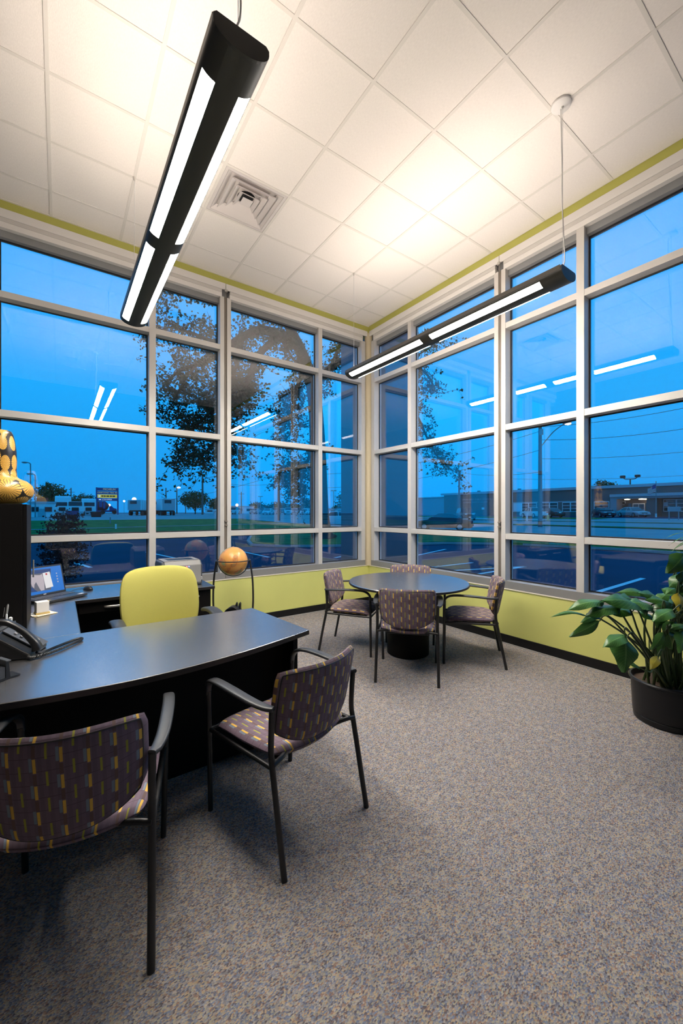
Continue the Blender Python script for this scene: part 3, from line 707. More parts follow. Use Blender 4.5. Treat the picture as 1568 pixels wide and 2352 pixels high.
# ================================================================== LAPTOP, MOUSE
ang=math.atan2(.215,.29); 
t=thing('laptop','open black laptop showing a photo on the credenza beside the hutch','laptop',(-4.055,-.93,.7405),ang)
MB().box(-.185,.185,-.125,.125,.004,.024).build('base',M['blackplastic'],t,bevel=.005)
key0=None
for r in range(5):
    for k in range(13):
        if key0 is None: key0=MB().box(-.0105,.0105,-.0085,.0085,0,.003).build('key',M['darkgrey'],t,bevel=.0008,seg=1); o=key0
        else: o=link_copy(key0,t)
        o.location=(-.15+k*.025,.085-r*.0215,.0238)
bx('touchpad',M['darkgrey'],t,-.05,.05,-.105,-.045,.0238,.0248); bx('palm_sticker',M['whiteplastic'],t,.12,.165,-.11,-.085,.0238,.0246); bx('palm_sticker',M['card'],t,-.14,-.115,-.11,-.09,.0238,.0246)
for k in range(4): bx('foot',M['gasket'],t,*( (-.17,-.15) if k%2 else (.15,.17)),*((-.11,-.09) if k<2 else (.09,.11)),0,.0045)
tilt=math.radians(14); X=Matrix.Translation((0,.122,.022))@Matrix.Rotation(-tilt,4,'X')
lid=MB().box(-.185,.185,0,.009,0,.245,X=X).build('lid',M['blackplastic'],t,bevel=.004)
Y0=-.0006
def scr(name,m,poly,d): 
    MB().prism(poly,Y0-d,Y0-d+.0004,'y',X=X).build(name,m,lid)
scr('screen',M['screenblue'],[(-.172,.018),(.172,.018),(.172,.232),(-.172,.232)],.0)
scr('photo_area',M['screengrey'],[(-.165,.045),(.06,.038),(.085,.215),(-.165,.222)],.0006)
scr('photo_shadow',M['screendark'],[(-.165,.05),(-.05,.04),(-.09,.085)],.0012)
scr('photo_top',M['screendark'],[(-.165,.19),(.08,.185),(.085,.215),(-.165,.222)],.0012)
scr('photo_animal',M['screenpink'],[(-.105,.175),(-.095,.14),(-.085,.09),(-.072,.072),(-.066,.10),(-.05,.12),(-.03,.06),(-.022,.042),(.006,.045),(.012,.10),(.012,.15),(.006,.18),(-.01,.172),(-.04,.176),(-.07,.186),(-.095,.18),(-.13,.195),(-.148,.19),(-.14,.155),(-.132,.175),(-.118,.172)],.0018)
scr('document',M['screenwhite'],[(.018,.055),(.080,.06),(.070,.19),(.012,.185)],.0024)
scr('document_stamp',M['screenred'],[(.034,.165),(.048,.165),(.047,.18),(.033,.18)],.0030)
for k in range(4): scr('icon',M['screenpink'],[(.122,.09+k*.024),(.132,.09+k*.024),(.132,.10+k*.024),(.122,.10+k*.024)],.0008)
scr('taskbar',M['ledblue'] if False else M['screenblue'],[(-.172,.018),(.172,.018),(.172,.028),(-.172,.028)],.0010)
bx('lid_badge',M['whiteplastic'],lid,-.01,.012,.1195,.1200,.030,.036)
t=thing('mouse','black corded mouse on the credenza right of the laptop','mouse',(-3.815,-.63,.7405),.5)
MB().ball((0,0,.004),.055,20,12,(.58,1,.60)).build('body',M['blackplastic'],t,smooth=True)
for v in t.children[0].data.vertices: v.co.z=max(v.co.z,0.0)
MB().tube(bez([(0,.05,.008),(.0,.09,.004),(-.03,.11,.004),(-.09,.08,.004),(-.12,.05,.004)],6),.0022,6).build('cord',M['blackplastic'],t,smooth=True)
bx('wheel',M['darkgrey'],t,-.004,.004,.022,.036,.028,.034)

# ================================================================== PAPERS
t=thing('note_block','white block of notes standing on loose papers beside the hutch','note block',(-4.122,-1.47,.7465),.25)
bx('block',M['paper'],t,-.042,.030,-.03,.03,.0125,.085,bevel=.002); bx('tray',M['card'],t,-.045,.034,-.034,.034,0,.012)
t=thing('paper_stack','loose cream papers under the white note block','papers',(-4.125,-1.465,.7405),.35)
for k,(dx,dy,r,m) in enumerate(((0,0,.0,'card'),(.006,-.006,.15,'paper2'),(-.004,.004,-.1,'paper'))):
    o=MB().box(-.062,.062,-.055,.055,0,.0016).build('sheet',M[m],t); o.location=(dx,dy,.0002+k*.0019); o.rotation_euler=(0,0,r)

# ================================================================== DESK PHONE
t=thing('desk_phone','black desk phone with curved handset and coiled cord on the desk','telephone',(-4.20,-2.37,.7405),math.radians(-18))
MB().prism([(-.10,0),(.095,0),(.095,.018),(-.055,.125),(-.10,.125)],-.10,.095,'y').build('base',M['blackplastic'],t,bevel=.008)
MB().prism([(-.05,.1255),(.10,.0225),(.104,.028),(-.045,.132)],-.035,.085,'y').build('keypad_panel',M['darkgrey'],t,bevel=.002)
k0=None
for r in range(4):
    for c in range(3):
        if k0 is None: k0=MB().box(-.006,.006,-.007,.007,0,.005).build('key',M['greyplastic'],t); o=k0
        else: o=link_copy(k0,t)
        u=.018+r*.020; o.location=(-.045+u*1.25+.02,-.01+c*.025,.1285-u*.86-.008); o.rotation_euler=(0,.60,0)
hp=bez([(-.075,-.068,.150),(-.06,-.068,.178),(-.01,-.068,.175),(.05,-.068,.132),(.10,-.068,.070),(.112,-.068,.035)],6)
hn=len(hp)
MB().sweep(hp,[.050-.012*math.sin(PI*i/(hn-1)) for i in range(hn)],[.046-.020*math.sin(PI*i/(hn-1)) for i in range(hn)],side=(0,1,0),n=14,p=3).build('handset',M['blackplastic'],t,smooth=True)
bx('display',M['darkgrey'],t,-.092,-.060,-.02,.08,.1255,.130)
# coiled cord: a helix along a looped path
path=bez([(.108,-.07,.022),(.125,-.045,.012),(.150,.02,.010),(.185,.095,.010),(.212,.145,.010),(.235,.155,.010),(.240,.125,.010),(.215,.060,.010),(.185,-.01,.010),(.150,-.07,.010),(.105,-.108,.010),(.085,-.105,.014)],14)
hel=[]; N_=len(path)
for i in range(N_-1):
    T_=(path[i+1]-path[i]).normalized(); A=T_.cross(Vector((0,0,1))).normalized(); B_=A.cross(T_)
    for k in range(6):
        ph=(i*6+k)*.95; q=path[i].lerp(path[i+1],k/6); hel.append(q+(A*math.cos(ph)+B_*math.sin(ph))*.0058)
for q in hel: q.z=max(q.z,.0025)
MB().tube(hel,.0022,5).build('coil_cord',M['blackplastic'],t,smooth=True)

# ================================================================== PENS AND ORGANIZER
t=thing('pen_organizer','grey desktop organizer full of pens beside the phone','organizer',(-4.285,-2.20,.7405),-.15)
w=MB(); 
for q in ((-.06,.06,-.045,.045,0,.004),(-.06,-.056,-.045,.045,.004,.125),(.056,.06,-.045,.045,.004,.125),(-.056,.056,-.045,-.041,.004,.125),(-.056,.056,.041,.045,.004,.125),(-.002,.002,-.041,.041,.004,.11)): w.box(*q)
w.build('tray',M['darkgrey'],t)
pens=[(-4.33,-2.215,.05,-.05,'white','white ballpoint pen at the left of the organizer'),(-4.315,-2.185,-.04,.08,'red','thin red pencil standing in the organizer'),(-4.305,-2.21,.06,.02,'blue','blue capped pen standing in the organizer'),(-4.272,-2.20,.10,.10,'greyplastic','tall silver-grey pen leaning out of the organizer'),(-4.258,-2.185,.02,-.06,'white','short white marker in the middle of the organizer'),(-4.243,-2.20,.03,.03,'whiteplastic','fat white marker at the right of the organizer'),(-4.345,-2.19,.0,.03,'paper2','cream pencil at the far left of the organizer')]
for k,(x,y,tx,ty,m,l) in enumerate(pens):
    p=thing('pen',l,'pen',(x,y,.7455),group='pens in the organizer'); h=.15+.025*((k*37)%5)/4+(.06 if k==3 else 0); r=.0042 if k!=5 else .0075
    if k==5: h=.15
    end=Vector((tx*h,ty*h,h)); MB().tube([(0,0,.002),end*.78],r,10).build('barrel',M[m],p,smooth=40); MB().tube([end*.78,end*.97,end],[r*1.15,r*1.15,r*.5],10).build('cap',M[m] if k!=2 else M['blue'],p,smooth=40)
    MB().tube([(r*1.2,0,h*.72),(r*1.2+end.x*.2,end.y*.2,h*.94)],.0012,5).build('clip',M['nickel'],p)
t=thing('card_holder','small black card stand at the left edge of the desk','card holder',(-4.225,-2.70,.7405),.5)
MB().prism([(-.03,0),(.045,0),(.05,.006),(.012,.008),(.006,.075),(-.004,.078),(-.004,.008),(-.03,.006)],-.035,.035,'y').build('stand',M['blackplastic'],t)
bx('lip',M['darkgrey'],t,-.006,.012,-.04,.04,.076,.082,bevel=.002)
bx('cards',M['darkgrey'],t,-.026,-.006,-.032,.032,.0065,.055)
t=thing('paper_cup','pale green-white paper cup at the left edge of the desk','cup',(-4.292,-2.745,.7405))
MB().lathe([(0,0),(.026,0),(.036,.088),(.038,.09),(.036,.092),(.034,.088),(.025,.004),(0,.004)],24).build('cup',M['paper'],t,smooth=40)
MB().lathe([(.0325,.035),(.0355,.062)],24).build('sleeve',M['limep'],t,smooth=True)

# ================================================================== bearings from the viewpoint (u,v in picture units, t metres ahead)
_c=Vector(cam.location); _y=math.radians(54.619); _f=Vector((math.cos(_y),math.sin(_y),0)); _r=Vector((math.sin(_y),-math.cos(_y),0))
def at(u,v,t): return _c+_f*t+_r*((u-784)/911.1*t)+Vector((0,0,(1176-v)/911.1*t))
def leaf_mesh(b, base, tip, w, nrm, arch=.12, fold=.25, nu=4, nv=8):
    base,tip=Vector(base),Vector(tip); d=tip-base; L=d.length; T_=d.normalized(); N_=Vector(nrm); N_=(N_-T_*N_.dot(T_)).normalized(); S_=T_.cross(N_)
    def f(a,c):
        s=2*a-1; wid=w/2*(math.sin(PI*min(1,c*.98+.01)**.75))**.85
        wave=.10*w*math.sin(c*9+s*2)*abs(s)
        return base+d*c+N_*(arch*L*math.sin(PI*c)-fold*wid*abs(s)**1.5+wave)+S_*(s*wid)
    b.grid(f,nu,nv,lambda a,c:(2*a-1,c))
# ================================================================== POTTED PLANT
PC=Vector((-.58,-3.985,0))
t=thing('potted_plant','large leafy green plant in a black tub by the right-hand wall','plant',PC)
pot=MB().lathe([(0,0),(.182,0),(.192,.008),(.195,.04),(.192,.043),(.197,.047),(.208,.27),(.218,.275),(.222,.285),(.217,.293),(.205,.293),(.200,.245),(0,.245)],56).build('pot',M['pot'],t,smooth=35)
MB().lathe([(0,.258),(.12,.262),(.2015,.254)],40).build('soil',M['soil'],t,smooth=True)
LV=[(1386,1383.5,1302,1402,25,2.50,'leaf2'),(1423,1398,1343.5,1416,30,2.48,'leaf'),(1484,1404,1378,1380,42,2.52,'leaf'),(1507.5,1376,1413,1361,24,2.62,'leaf'),(1344.5,1414,1262,1418,9,2.55,'leaf2'),
(1378,1417,1332,1431,15,2.50,'leaf'),(1376,1427,1307,1463,22,2.44,'leaf2'),(1439,1462,1385,1487,27,2.36,'leaf2'),(1436,1466,1432,1545,48,2.34,'leaf2'),(1525,1453,1494,1493,18,2.40,'leaf2'),
(1519,1404,1509,1442,24,2.45,'leaf'),(1541,1388,1476,1378,22,2.55,'leaf'),(1507,1386,1535,1362,20,2.60,'leaf2'),(1551,1411,1519,1424,14,2.42,'leaf2'),(1558,1362,1560,1405,24,2.45,'leafy'),
(1572,1274,1531,1317,34,2.45,'leaf'),(1572,1322,1535,1349,28,2.50,'leaf'),(1553,1352,1529,1364,16,2.55,'leaf2'),(1535,1454,1542,1492,28,2.40,'leaf'),(1572,1436,1535,1446,14,2.38,'leaf2'),
(1560,1340,1590,1385,34,2.55,'leaf'),(1580,1400,1545,1440,30,2.6,'leaf'),(1570,1425,1610,1470,34,2.45,'leaf'),(1590,1360,1640,1380,40,2.5,'leaf2'),(1550,1380,1500,1412,30,2.66,'leaf'),(1470,1535,1444,1525,12,2.40,'leaf2'),(1510,1508,1493,1538,16,2.40,'leafy'),(1520,1470,1512,1510,16,2.42,'leaf2'),(1470,1392,1418,1372,34,2.58,'leaf'),(1500,1398,1440,1384,32,2.50,'leaf2'),(1530,1392,1462,1362,30,2.62,'leaf'),(1545,1402,1498,1428,26,2.40,'leaf2'),(1450,1405,1402,1412,28,2.56,'leaf'),(1500,1420,1466,1408,26,2.62,'leaf'),(1560,1372,1516,1352,28,2.56,'leaf2'),(1566,1310,1560,1345,30,2.48,'leaf'),(1548,1428,1528,1462,26,2.42,'leaf'),(1568,1450,1560,1500,26,2.38,'leaf2')]
random.seed(11)
for k,(bu,bv,tu,tv,w,dist,m) in enumerate(LV):
    base=at(bu,bv,dist)-PC; tip=at(tu,tv,dist+random.uniform(-.07,.05))-PC
    for q in (base,tip): q.x=min(q.x,-PC.x-.03)
    b=MB(); hang=tv-bv>35
    nr=(-.55,-.75,.25) if hang else (-.30,-.42,.85)
    leaf_mesh(b,base,tip,w/911.1*dist*1.22,nr,arch=.14 if not hang else .06)
    lf=b.build('leaf',M[m],t,smooth=True,recalc=False)
    a=random.uniform(0,2*PI); rr=random.uniform(.03,.14); root=Vector((rr*math.cos(a),rr*math.sin(a),.25))
    if k==25 or k==26 or k==27: root=Vector((-.10,-.05,.25))
    mid=root.lerp(base,.55)+Vector((0,0,.06)); pre=base-(tip-base).normalized()*.06+Vector((0,0,.0))
    MB().tube(bez([root,mid,pre,base],7),[.0085-.0055*i/21 for i in range(22)],6).build('stem',M['stem'],lf,smooth=True)
for k in range(14):      # young bare stalks and sheaths
    a=random.uniform(0,2*PI); rr=random.uniform(.02,.13); p=Vector((rr*math.cos(a),rr*math.sin(a),.25)); q=p+Vector((random.uniform(-.06,.06),random.uniform(-.06,.06),random.uniform(.15,.42)))
    MB().tube([p,p.lerp(q,.5)+Vector((.01,0,0)),q],[.009,.007,.004],6).build('stalk',M['stem'],t,smooth=True)
PP=Vector((-.52,-4.72,0))
t=thing('palm_plant','spiky palm fronds reaching in at the right edge above the leafy plant','plant',PP)
MB().lathe([(0,0),(.13,0),(.14,.01),(.165,.26),(.175,.27),(.16,.275),(.15,.24),(0,.24)],32).build('pot',M['pot'],t,smooth=35)
MB().lathe([(0,.244),(.152,.242)],24).build('soil',M['soil'],t)
for k,(tu,tv) in enumerate(((1521,1240),(1535,1253),(1539,1270),(1543,1228),(1552,1216),(1548,1262),(1560,1245))):
    tip=at(tu,tv,2.30)-PP; base=at(1612+4*k,1236+3*k,2.30)-PP
    b=MB(); leaf_mesh(b,base,tip,.012,(0,0,1),arch=.16,fold=.1,nu=2,nv=10); lf=b.build('frond',M['leaf2'],t,smooth=True,recalc=False)
    MB().tube(bez([(0,0,.242),(.02,.05,.7),base],8),[.006-.003*i/16 for i in range(17)],6).build('stem',M['stem'],lf,smooth=True)

# ================================================================== OUTDOORS: ground
def sst(a,b,x): q=max(0,min(1,(x-a)/(b-a))); return q*q*(3-2*q)
def zg(x,y): 
    d=max(x,y*.92); return -.12+.20*sst(18,32,d)+.60*sst(30,64,d)+.25*sst(60,95,d)
def patch(name, m, quad, dz, label, nx=12, ny=12, parent=None):
    q=[Vector((x,y,0)) for x,y in quad]
    def f(a,c):
        p=q[0].lerp(q[1],a).lerp(q[3].lerp(q[2],a),c); p.z=zg(p.x,p.y)+dz; return p
    o=MB().grid(f,nx,ny).build(name,m,parent,recalc=False)
    if not parent: tag(o,label,kind='structure')
    return o
patch('parking_lot',M['asphalt'],[(-60,.22),(260,.22),(260,320),(-60,320)],-.03,'dark asphalt parking lot and drives outside the windows',100,100)
o=patch('parking_lot_side',M['asphalt'],[(.22,-140),(260,-140),(260,.22),(.22,.22)],-.03,'dark asphalt parking lot beyond the right-hand windows',80,50)
patch('verge_near',M['grass'],[(-40,.3),(-.3,.3),(-.3,4.6),(-40,4.6)],.03,'narrow grass verge just outside the left-hand window',4,3)
kc=MB(); 
kc.box(-40,-.2,4.6,4.78,-.14,-.03); kc=kc.build('kerb_near',M['curb']); tag(kc,'pale kerb along the narrow grass verge',kind='structure')
# island / verge that wraps the corner of the lot, with its kerb
isl=[(3.2,12.6),(3.9,11.3),(5.4,10.2),(8.5,9.0),(11.5,8.0),(13.6,6.0),(14.6,2.0),(14.8,-10),(14.8,-60),(18.6,-60),(18.6,24.0),(9.0,22.5),(5.6,18.5),(4.0,15.0)]
b=MB(); b.prism(isl,-.13,-.03,'z'); o=b.build('kerb_island',M['curb']); tag(o,'concrete kerb around the grass island at the corner',kind='structure')
cx,cy=9.5,14.0
def inset(p,k): 
    v=Vector((p[0]-(cx if p[1]>5 else 16.7),p[1]-(cy if p[1]>5 else p[1]),0)); L_=v.length; 
    return (p[0]-v.x/L_*k, p[1]-v.y/L_*k) if L_>1e-6 else p
b=MB(); b.prism([inset(p,.18) for p in isl],-.10,-.0,'z'); o=b.build('grass_island',M['grass']); tag(o,'grass island under the big oak tree',kind='structure')
patch('lawn',M['grass'],[(-40,23.5),(18,23.5),(18,53),(-40,53)],.03,'wide lawn beyond the lot outside the left-hand windows',12,16)
o=patch('footpath',M['road'],[(-40,27.5),(18,36.0),(18,36.9),(-40,28.4)],.06,'pale footpath curving across the lawn',20,2)
patch('frontage_pavement',M['road'],[(-60,53),(60,53),(60,66),(-60,66)],.03,'pale frontage road beyond the lawn',20,8)
patch('truck_yard',M['road'],[(-60,66.0),(60,66.0),(60,160),(-60,160)],.015,'pale gravel truck yard behind the pylon sign',20,20)
patch('street_near',M['road'],[(18.6,-140),(33.5,-140),(33.5,53),(18.6,53)],.02,'pale street running past the right-hand windows',10,30)
patch('median_near',M['grass'],[(33.5,-140),(35.3,-140),(35.3,53),(33.5,53)],.08,'thin grass median between the streets',3,30)
patch('street_far',M['road'],[(35.3,-140),(44,-140),(44,53),(35.3,53)],.02,'pale far carriageway of the street',8,30)
patch('median_far',M['dirt'],[(44,-140),(45.6,-140),(45.6,53),(44,53)],.06,'brown dirt strip beyond the far carriageway',3,30)
patch('street_service',M['road'],[(45.6,-140),(51,-140),(51,53),(45.6,53)],.02,'pale service road before the school lawn',6,30)
patch('school_verge',M['grass'],[(51,17.5),(56.5,17.5),(56.5,70),(51,70)],.05,'grass verge in front of the school parking',5,24)
patch('school_drive',M['road'],[(51,-140),(56.5,-140),(56.5,17.5),(51,17.5)],.03,'pale driveway apron of the school',5,20)
patch('school_parking',M['asphalt'],[(56.5,-140),(69.5,-140),(69.5,80),(56.5,80)],.03,'asphalt parking in front of the school',6,40)
# parking lines
lines=MB()
def stripe(p,q,w=.11):
    p,q=Vector((*p,0)),Vector((*q,0)); d=(q-p).normalized(); n=Vector((-d.y,d.x,0))*w/2; vs=[]
    b=MB(); z0,z1=-.149,-.146
    for zz in (z0,z1):
        for a in (p-n,p+n,q+n,q-n): vs.append((a.x,a.y,zz))
    b.add(vs,[(3,2,1,0),(4,5,6,7),(0,1,5,4),(1,2,6,5),(2,3,7,6),(3,0,4,7)]); return b
pk=struct('parking_lines','white painted parking stall lines on the asphalt')
for p,q in (((2.2,-1.5),(7.45,-1.33)),((2.2,2.9),(7.1,1.45)),((2.3,3.0),(6.6,2.9)),((2.4,1.3),(7.1,1.45)),((2.6,2.2),(5.2,3.0)),((2.2,-4.6),(7.4,-4.4)),((5.6,5.0),(9.5,6.4)),((-3.3,8.6),(-4.3,13.2)),((-.6,8.6),(-1.2,12.5)),((2.0,8.0),(2.0,11.0)),((3.8,6.5),(7.6,8.4))): stripe(p,q).build('stripe',M['line'],pk)
# corner column of the building, outside the glass
t=struct('exterior_column','square clad column standing outside the corner glass',(0,0,0))
bx('shaft',M['column'],t,.86,1.92,.86,1.98,-.15,6.5,bevel=.01)
bx('plinth',M['curb'],t,.82,1.96,.82,2.02,-.15,.0)

# ================================================================== TREES
def branch(b, pts, r0, r1, n=7): 
    m=len(pts); b.tube(pts,[r0+(r1-r0)*i/(m-1) for i in range(m)],n)
def leaves(b, c, n, spread, size, rnd):
    for _ in range(n):
        p=Vector(c)+Vector((rnd.gauss(0,spread),rnd.gauss(0,spread),rnd.gauss(0,spread*.8)))
        d=Vector((rnd.uniform(-1,1),rnd.uniform(-1,1),rnd.uniform(-1,.6))).normalized(); s=d.cross(Vector((rnd.uniform(-1,1),rnd.uniform(-1,1),rnd.uniform(-1,1)))).normalized()
        L_=size*rnd.uniform(.6,1.3); w=L_*.42
        b.add([p,p+d*L_*.45+s*w,p+d*L_,p+d*L_*.45-s*w],[(0,1,2,3)])
rnd=random.Random(5)
TD=22.0
def P(u,v,dt=0): return at(u,v,TD+dt)
t=thing('oak_tree','big dark oak with spreading leafy limbs outside the corner','tree',at(735,1176,TD)*1.0)
org=Vector(t.location); org.z=-.05; t.location=org
def loc(L_): return [P(*q)-org for q in L_]
trunk=loc([(742,1241),(736,1215),(733,1180),(731,1100),(728,1000),(720,900,-.3),(700,830,-.6),(676,775,-1),(655,735,-1.5),(630,680,-2),(600,590,-2)])
tb=MB(); tb.tube(bez(trunk,5),[.80 if i<2 else .62-.52*min(1,(i-2)/48) for i in range(51)],14); tb.build('trunk',M['bark'],t,smooth=True)
LIMBS=[([(690,800,-.8),(640,770,-2),(600,758,-2.5),(560,772,-3),(525,795,-3.2),(490,822,-3),(450,838,-3),(412,852,-3),(380,880,-3)],.27,.05),
([(640,770,-2),(590,820,-3),(577,860,-3.5),(560,896,-3.5),(545,917,-3.6),(525,925,-3.6),(498,936,-3.6),(468,961,-3.4),(445,985,-3.4),(425,1005,-3.2)],.17,.035),
([(560,772,-3),(545,830,-3.4),(535,870,-3.4),(540,905,-3.5),(550,915,-3.5)],.10,.05),
([(700,840,0),(684,884,.5),(672,908,.8),(676,932,1),(665,953,1),(672,977,1.2),(664,999,1.2),(648,1018,1.2)],.13,.03),
([(729,1000,0),(715,1037,.5),(700,1068,.8),(678,1079,1),(658,1092,1.2),(645,1118,1.3)],.13,.03),
([(717,880,0),(780,830,.5),(860,800,.5),(930,830,.5),(980,860,.6),(1000,900,.6)],.20,.04),
([(860,800,.5),(915,880,.8),(960,960,.8),(985,1015,.8),(1005,1050,.8),(1040,1082,.8)],.11,.025),
([(655,735,-1.5),(600,700,-3),(540,670,-4),(470,655,-4.5),(410,645,-4.5),(370,665,-4.5)],.17,.04),
([(610,605,-2),(560,570,-2.5),(500,560,-3),(430,575,-3)],.10,.03),([(630,680,-2),(700,610,-1),(790,570,0),(900,600,.5)],.14,.03),
([(525,795,-3.2),(480,780,-3.8),(430,762,-4),(390,752,-4),(355,765,-4)],.10,.03),
([(450,838,-3),(420,880,-3.2),(400,920,-3.2),(372,960,-3.2)],.06,.02),
([(498,936,-3.6),(505,985,-3.6),(480,1030,-3.6),(455,1060,-3.6),(500,1075,-3.5)],.06,.02),([(445,985,-3.4),(420,1040,-3.4),(398,1068,-3.4)],.05,.02),([(527,925,-3.6),(530,980,-3.4),(540,1030,-3.4),(550,1058,-3.4)],.05,.02),
([(720,900),(755,850,0),(785,780,.5),(810,700,.5)],.15,.04),([(560,896,-3.5),(520,880,-3),(480,900,-3),(450,905,-3)],.06,.02),([(678,1079,1),(690,1100,1),(695,1125,1.2),(680,1140,1.2)],.05,.02),
([(640,770,-2),(670,820,-1),(690,850,-.5),(705,870,-.2)],.08,.03),([(930,830,.5),(985,800,.6),(1000,780,.6)],.06,.02)]
lb_=MB(); fb=MB()
for pts,r0,r1 in LIMBS:
    c=bez(loc(pts),6); branch(lb_,c,r0,r1,8); m=len(c)
    for i in range(2,m):
        big=r0+(r1-r0)*i/(m-1)
        for _ in range(2 if rnd.random()<.75 else 3):
            d=Vector((rnd.gauss(0,1),rnd.gauss(0,1),rnd.gauss(.05,.75))).normalized()
            L_=rnd.uniform(.5,1.7)*(1.0 if i>m*.25 else .6); p0=c[i]; cur=p0.copy(); tw=[p0]; dd=d.copy()
            for k in range(5):
                dd=(dd+Vector((rnd.gauss(0,.35),rnd.gauss(0,.35),rnd.gauss(-.06,.35)))).normalized(); cur=cur+dd*L_/5; tw.append(cur.copy())
            branch(lb_,tw,min(.030,big*.5),.006,4)
            for k in (2,3,4,5):
                if rnd.random()<.8: leaves(fb,tw[k],rnd.randint(3,6),.085,.14,rnd)
                if rnd.random()<.55:
                    e=tw[k]+Vector((rnd.gauss(0,.3),rnd.gauss(0,.3),rnd.gauss(-.05,.25))); lb_.tube([tw[k],tw[k].lerp(e,.5)+Vector((0,0,.04)),e],[.010,.007,.004],3); leaves(fb,e,rnd.randint(4,7),.085,.14,rnd)
o=lb_.build('limbs',M['bark'],t,smooth=True,recalc=False)
o=fb.build('foliage',M['foliage'],t,recalc=False); o['kind']='stuff'

def small_tree(name,label,base,h,rx,rz,z0,m,nleaf,size,stemr,seed,layers=False,group=None):
    rd=random.Random(seed); o=thing(name,label,'tree',base,group=group)
    MB().tube(bez([(0,0,0),(.02*h,.01*h,h*.35),(-.02*h,0,h*.7),(0,0,h*.95)],5),[stemr*(1-.8*i/15) for i in range(16)],7).build('trunk',M['bark'],o,smooth=True)
    b=MB(); tw=MB()
    for k in range(nleaf):
        while True:
            q=Vector((rd.uniform(-1,1),rd.uniform(-1,1),rd.uniform(-1,1)))
            if q.length<=1: break
        if layers: q.z=round(q.z*5)/5+rd.gauss(0,.02)
        c=Vector((q.x*rx,q.y*rx,z0+q.z*rz)); leaves(b,c,5,size*.8,size,rd)
        if k%6==0: tw.tube([(0,0,max(.1*h,c.z-.25*h)),c*.5+Vector((0,0,c.z*.45)),c],[stemr*.3,stemr*.2,stemr*.08],4)
    tw.build('twigs',M['bark'],o,recalc=False); f=b.build('foliage',m,o,recalc=False); f['kind']='stuff'; return o
p=at(146,1176,9.2); p.z=-.1
small_tree('maple_tree','small dark purple ornamental maple just outside the left window',p,1.7,.48,.85,.75,M['purple'],900,.055,.03,3,layers=True)
FT=[(448,100,'farfol',5.0,4.2,'round dark tree right of the second trailer'),(502,120,'farfol',4.0,3.6,'tree at the wide mullion edge beyond the lawn'),(118,88,'farfol',6.0,3.6,'tall tree behind the white shop at far left'),(150,108,'farfol',4.0,3.0,'tree between the white shop and the trucks'),(192,128,'farfol',5.6,5.0,'broad tree behind the parked trucks left of the pylon sign')]
for k,(u,d,m,h,r,l) in enumerate(FT):
    p=at(u,1176,d); p.z=zg(p.x,p.y); 
    small_tree('far_tree',l,p,h*1.1,r*.85,h*.42,h*.72,M[m],420,.42,.16,20+k,group='trees across the lot')
for k,(u,d,h,l) in enumerate(((1383,95,8.0,'bushy treetop above the school roof, left of two'),(1405,106,8.2,'bushy treetop above the school roof, right of two'))):
    p=at(u,1176,d); p.z=.9; small_tree('roofline_tree',l,p,h,1.9,1.3,h*.86,M['farfol'],160,.35,.12,40+k,group='treetops behind the school')
# distant belt of trees: crown by crown along the horizon
rd=random.Random(9)
for k in range(16):
    u=585+k*13+rd.uniform(-4,4) if k<11 else 775+(k-11)*12; d=172+16*(k%4); p=at(u,1176,d); p.z=zg(p.x,p.y)-.04
    hh=rd.uniform(3.4,5.4)+(1.8 if k in (3,9) else 0)+(4 if k>=12 else 0)
    small_tree('horizon_tree','dark tree in the distant belt on the horizon behind the car lot',p,hh,3.0,hh*.45,hh*.55,M['farfol'],110,.7,.2,60+k,group='distant tree belt')

# ================================================================== SCHOOL
t=thing('school_building','long low brick school across the street with pale roof fascia','building',(70,0,.62))
def sb(name,m,y0,y1,z0,z1,x0=0.0,x1=.3,parent=None): return bx(name,m,parent or t,x0,x1,y0,y1,z0,z1)
sb('brick_wall',M['brick'],-60,57.5,0,4.75,.0,14)
sb('block_wall',M['pale'],57.5,72,0,4.3,.4,13)
sb('roof_fascia',M['fascia'],-60.3,58.2,4.75,5.20,-.35,14)
sb('roof_fascia',M['fascia'],58.2,72.3,4.3,4.5,.1,13)
sb('band_course',M['fascia'],26.5,41.5,2.62,2.78,-.06,.0)
# ribbon windows, each with frame, panes, bars
def swin(y0,y1,z0,z1,n,fr):
    w=sb('window',M[fr],y0,y1,z0,z1,-.07,-.01); k=(y1-y0)/n
    for i in range(n):
        bx('pane',M['dglass'],w,-.085,-.071,y0+i*k+.09,y0+(i+1)*k-.09,z0+.1,z1-.1)
        for f in (.33,.66): bx('bar',M[fr],w,-.10,-.0855,y0+i*k+.09,y0+(i+1)*k-.09,z0+(z1-z0)*f-.03,z0+(z1-z0)*f+.03)
    return w
for a,b in ((35.1,39.9),(31.2,34.2),(27.6,30.4),(22.9,25.2),(20.6,22.1)): swin(a,b,.85,2.6,max(1,int((b-a)/1.2)),'white')
swin(12.6,15.7,.9,2.75,2,'white'); swin(8,12.4,.9,2.75,3,'white')
bx('window_blind',M['white'],t,-.088,-.0855,38.0,39.8,1.0,2.5); bx('window_notice',M['white'],t,-.092,-.0855,15.15,15.6,1.7,2.3)
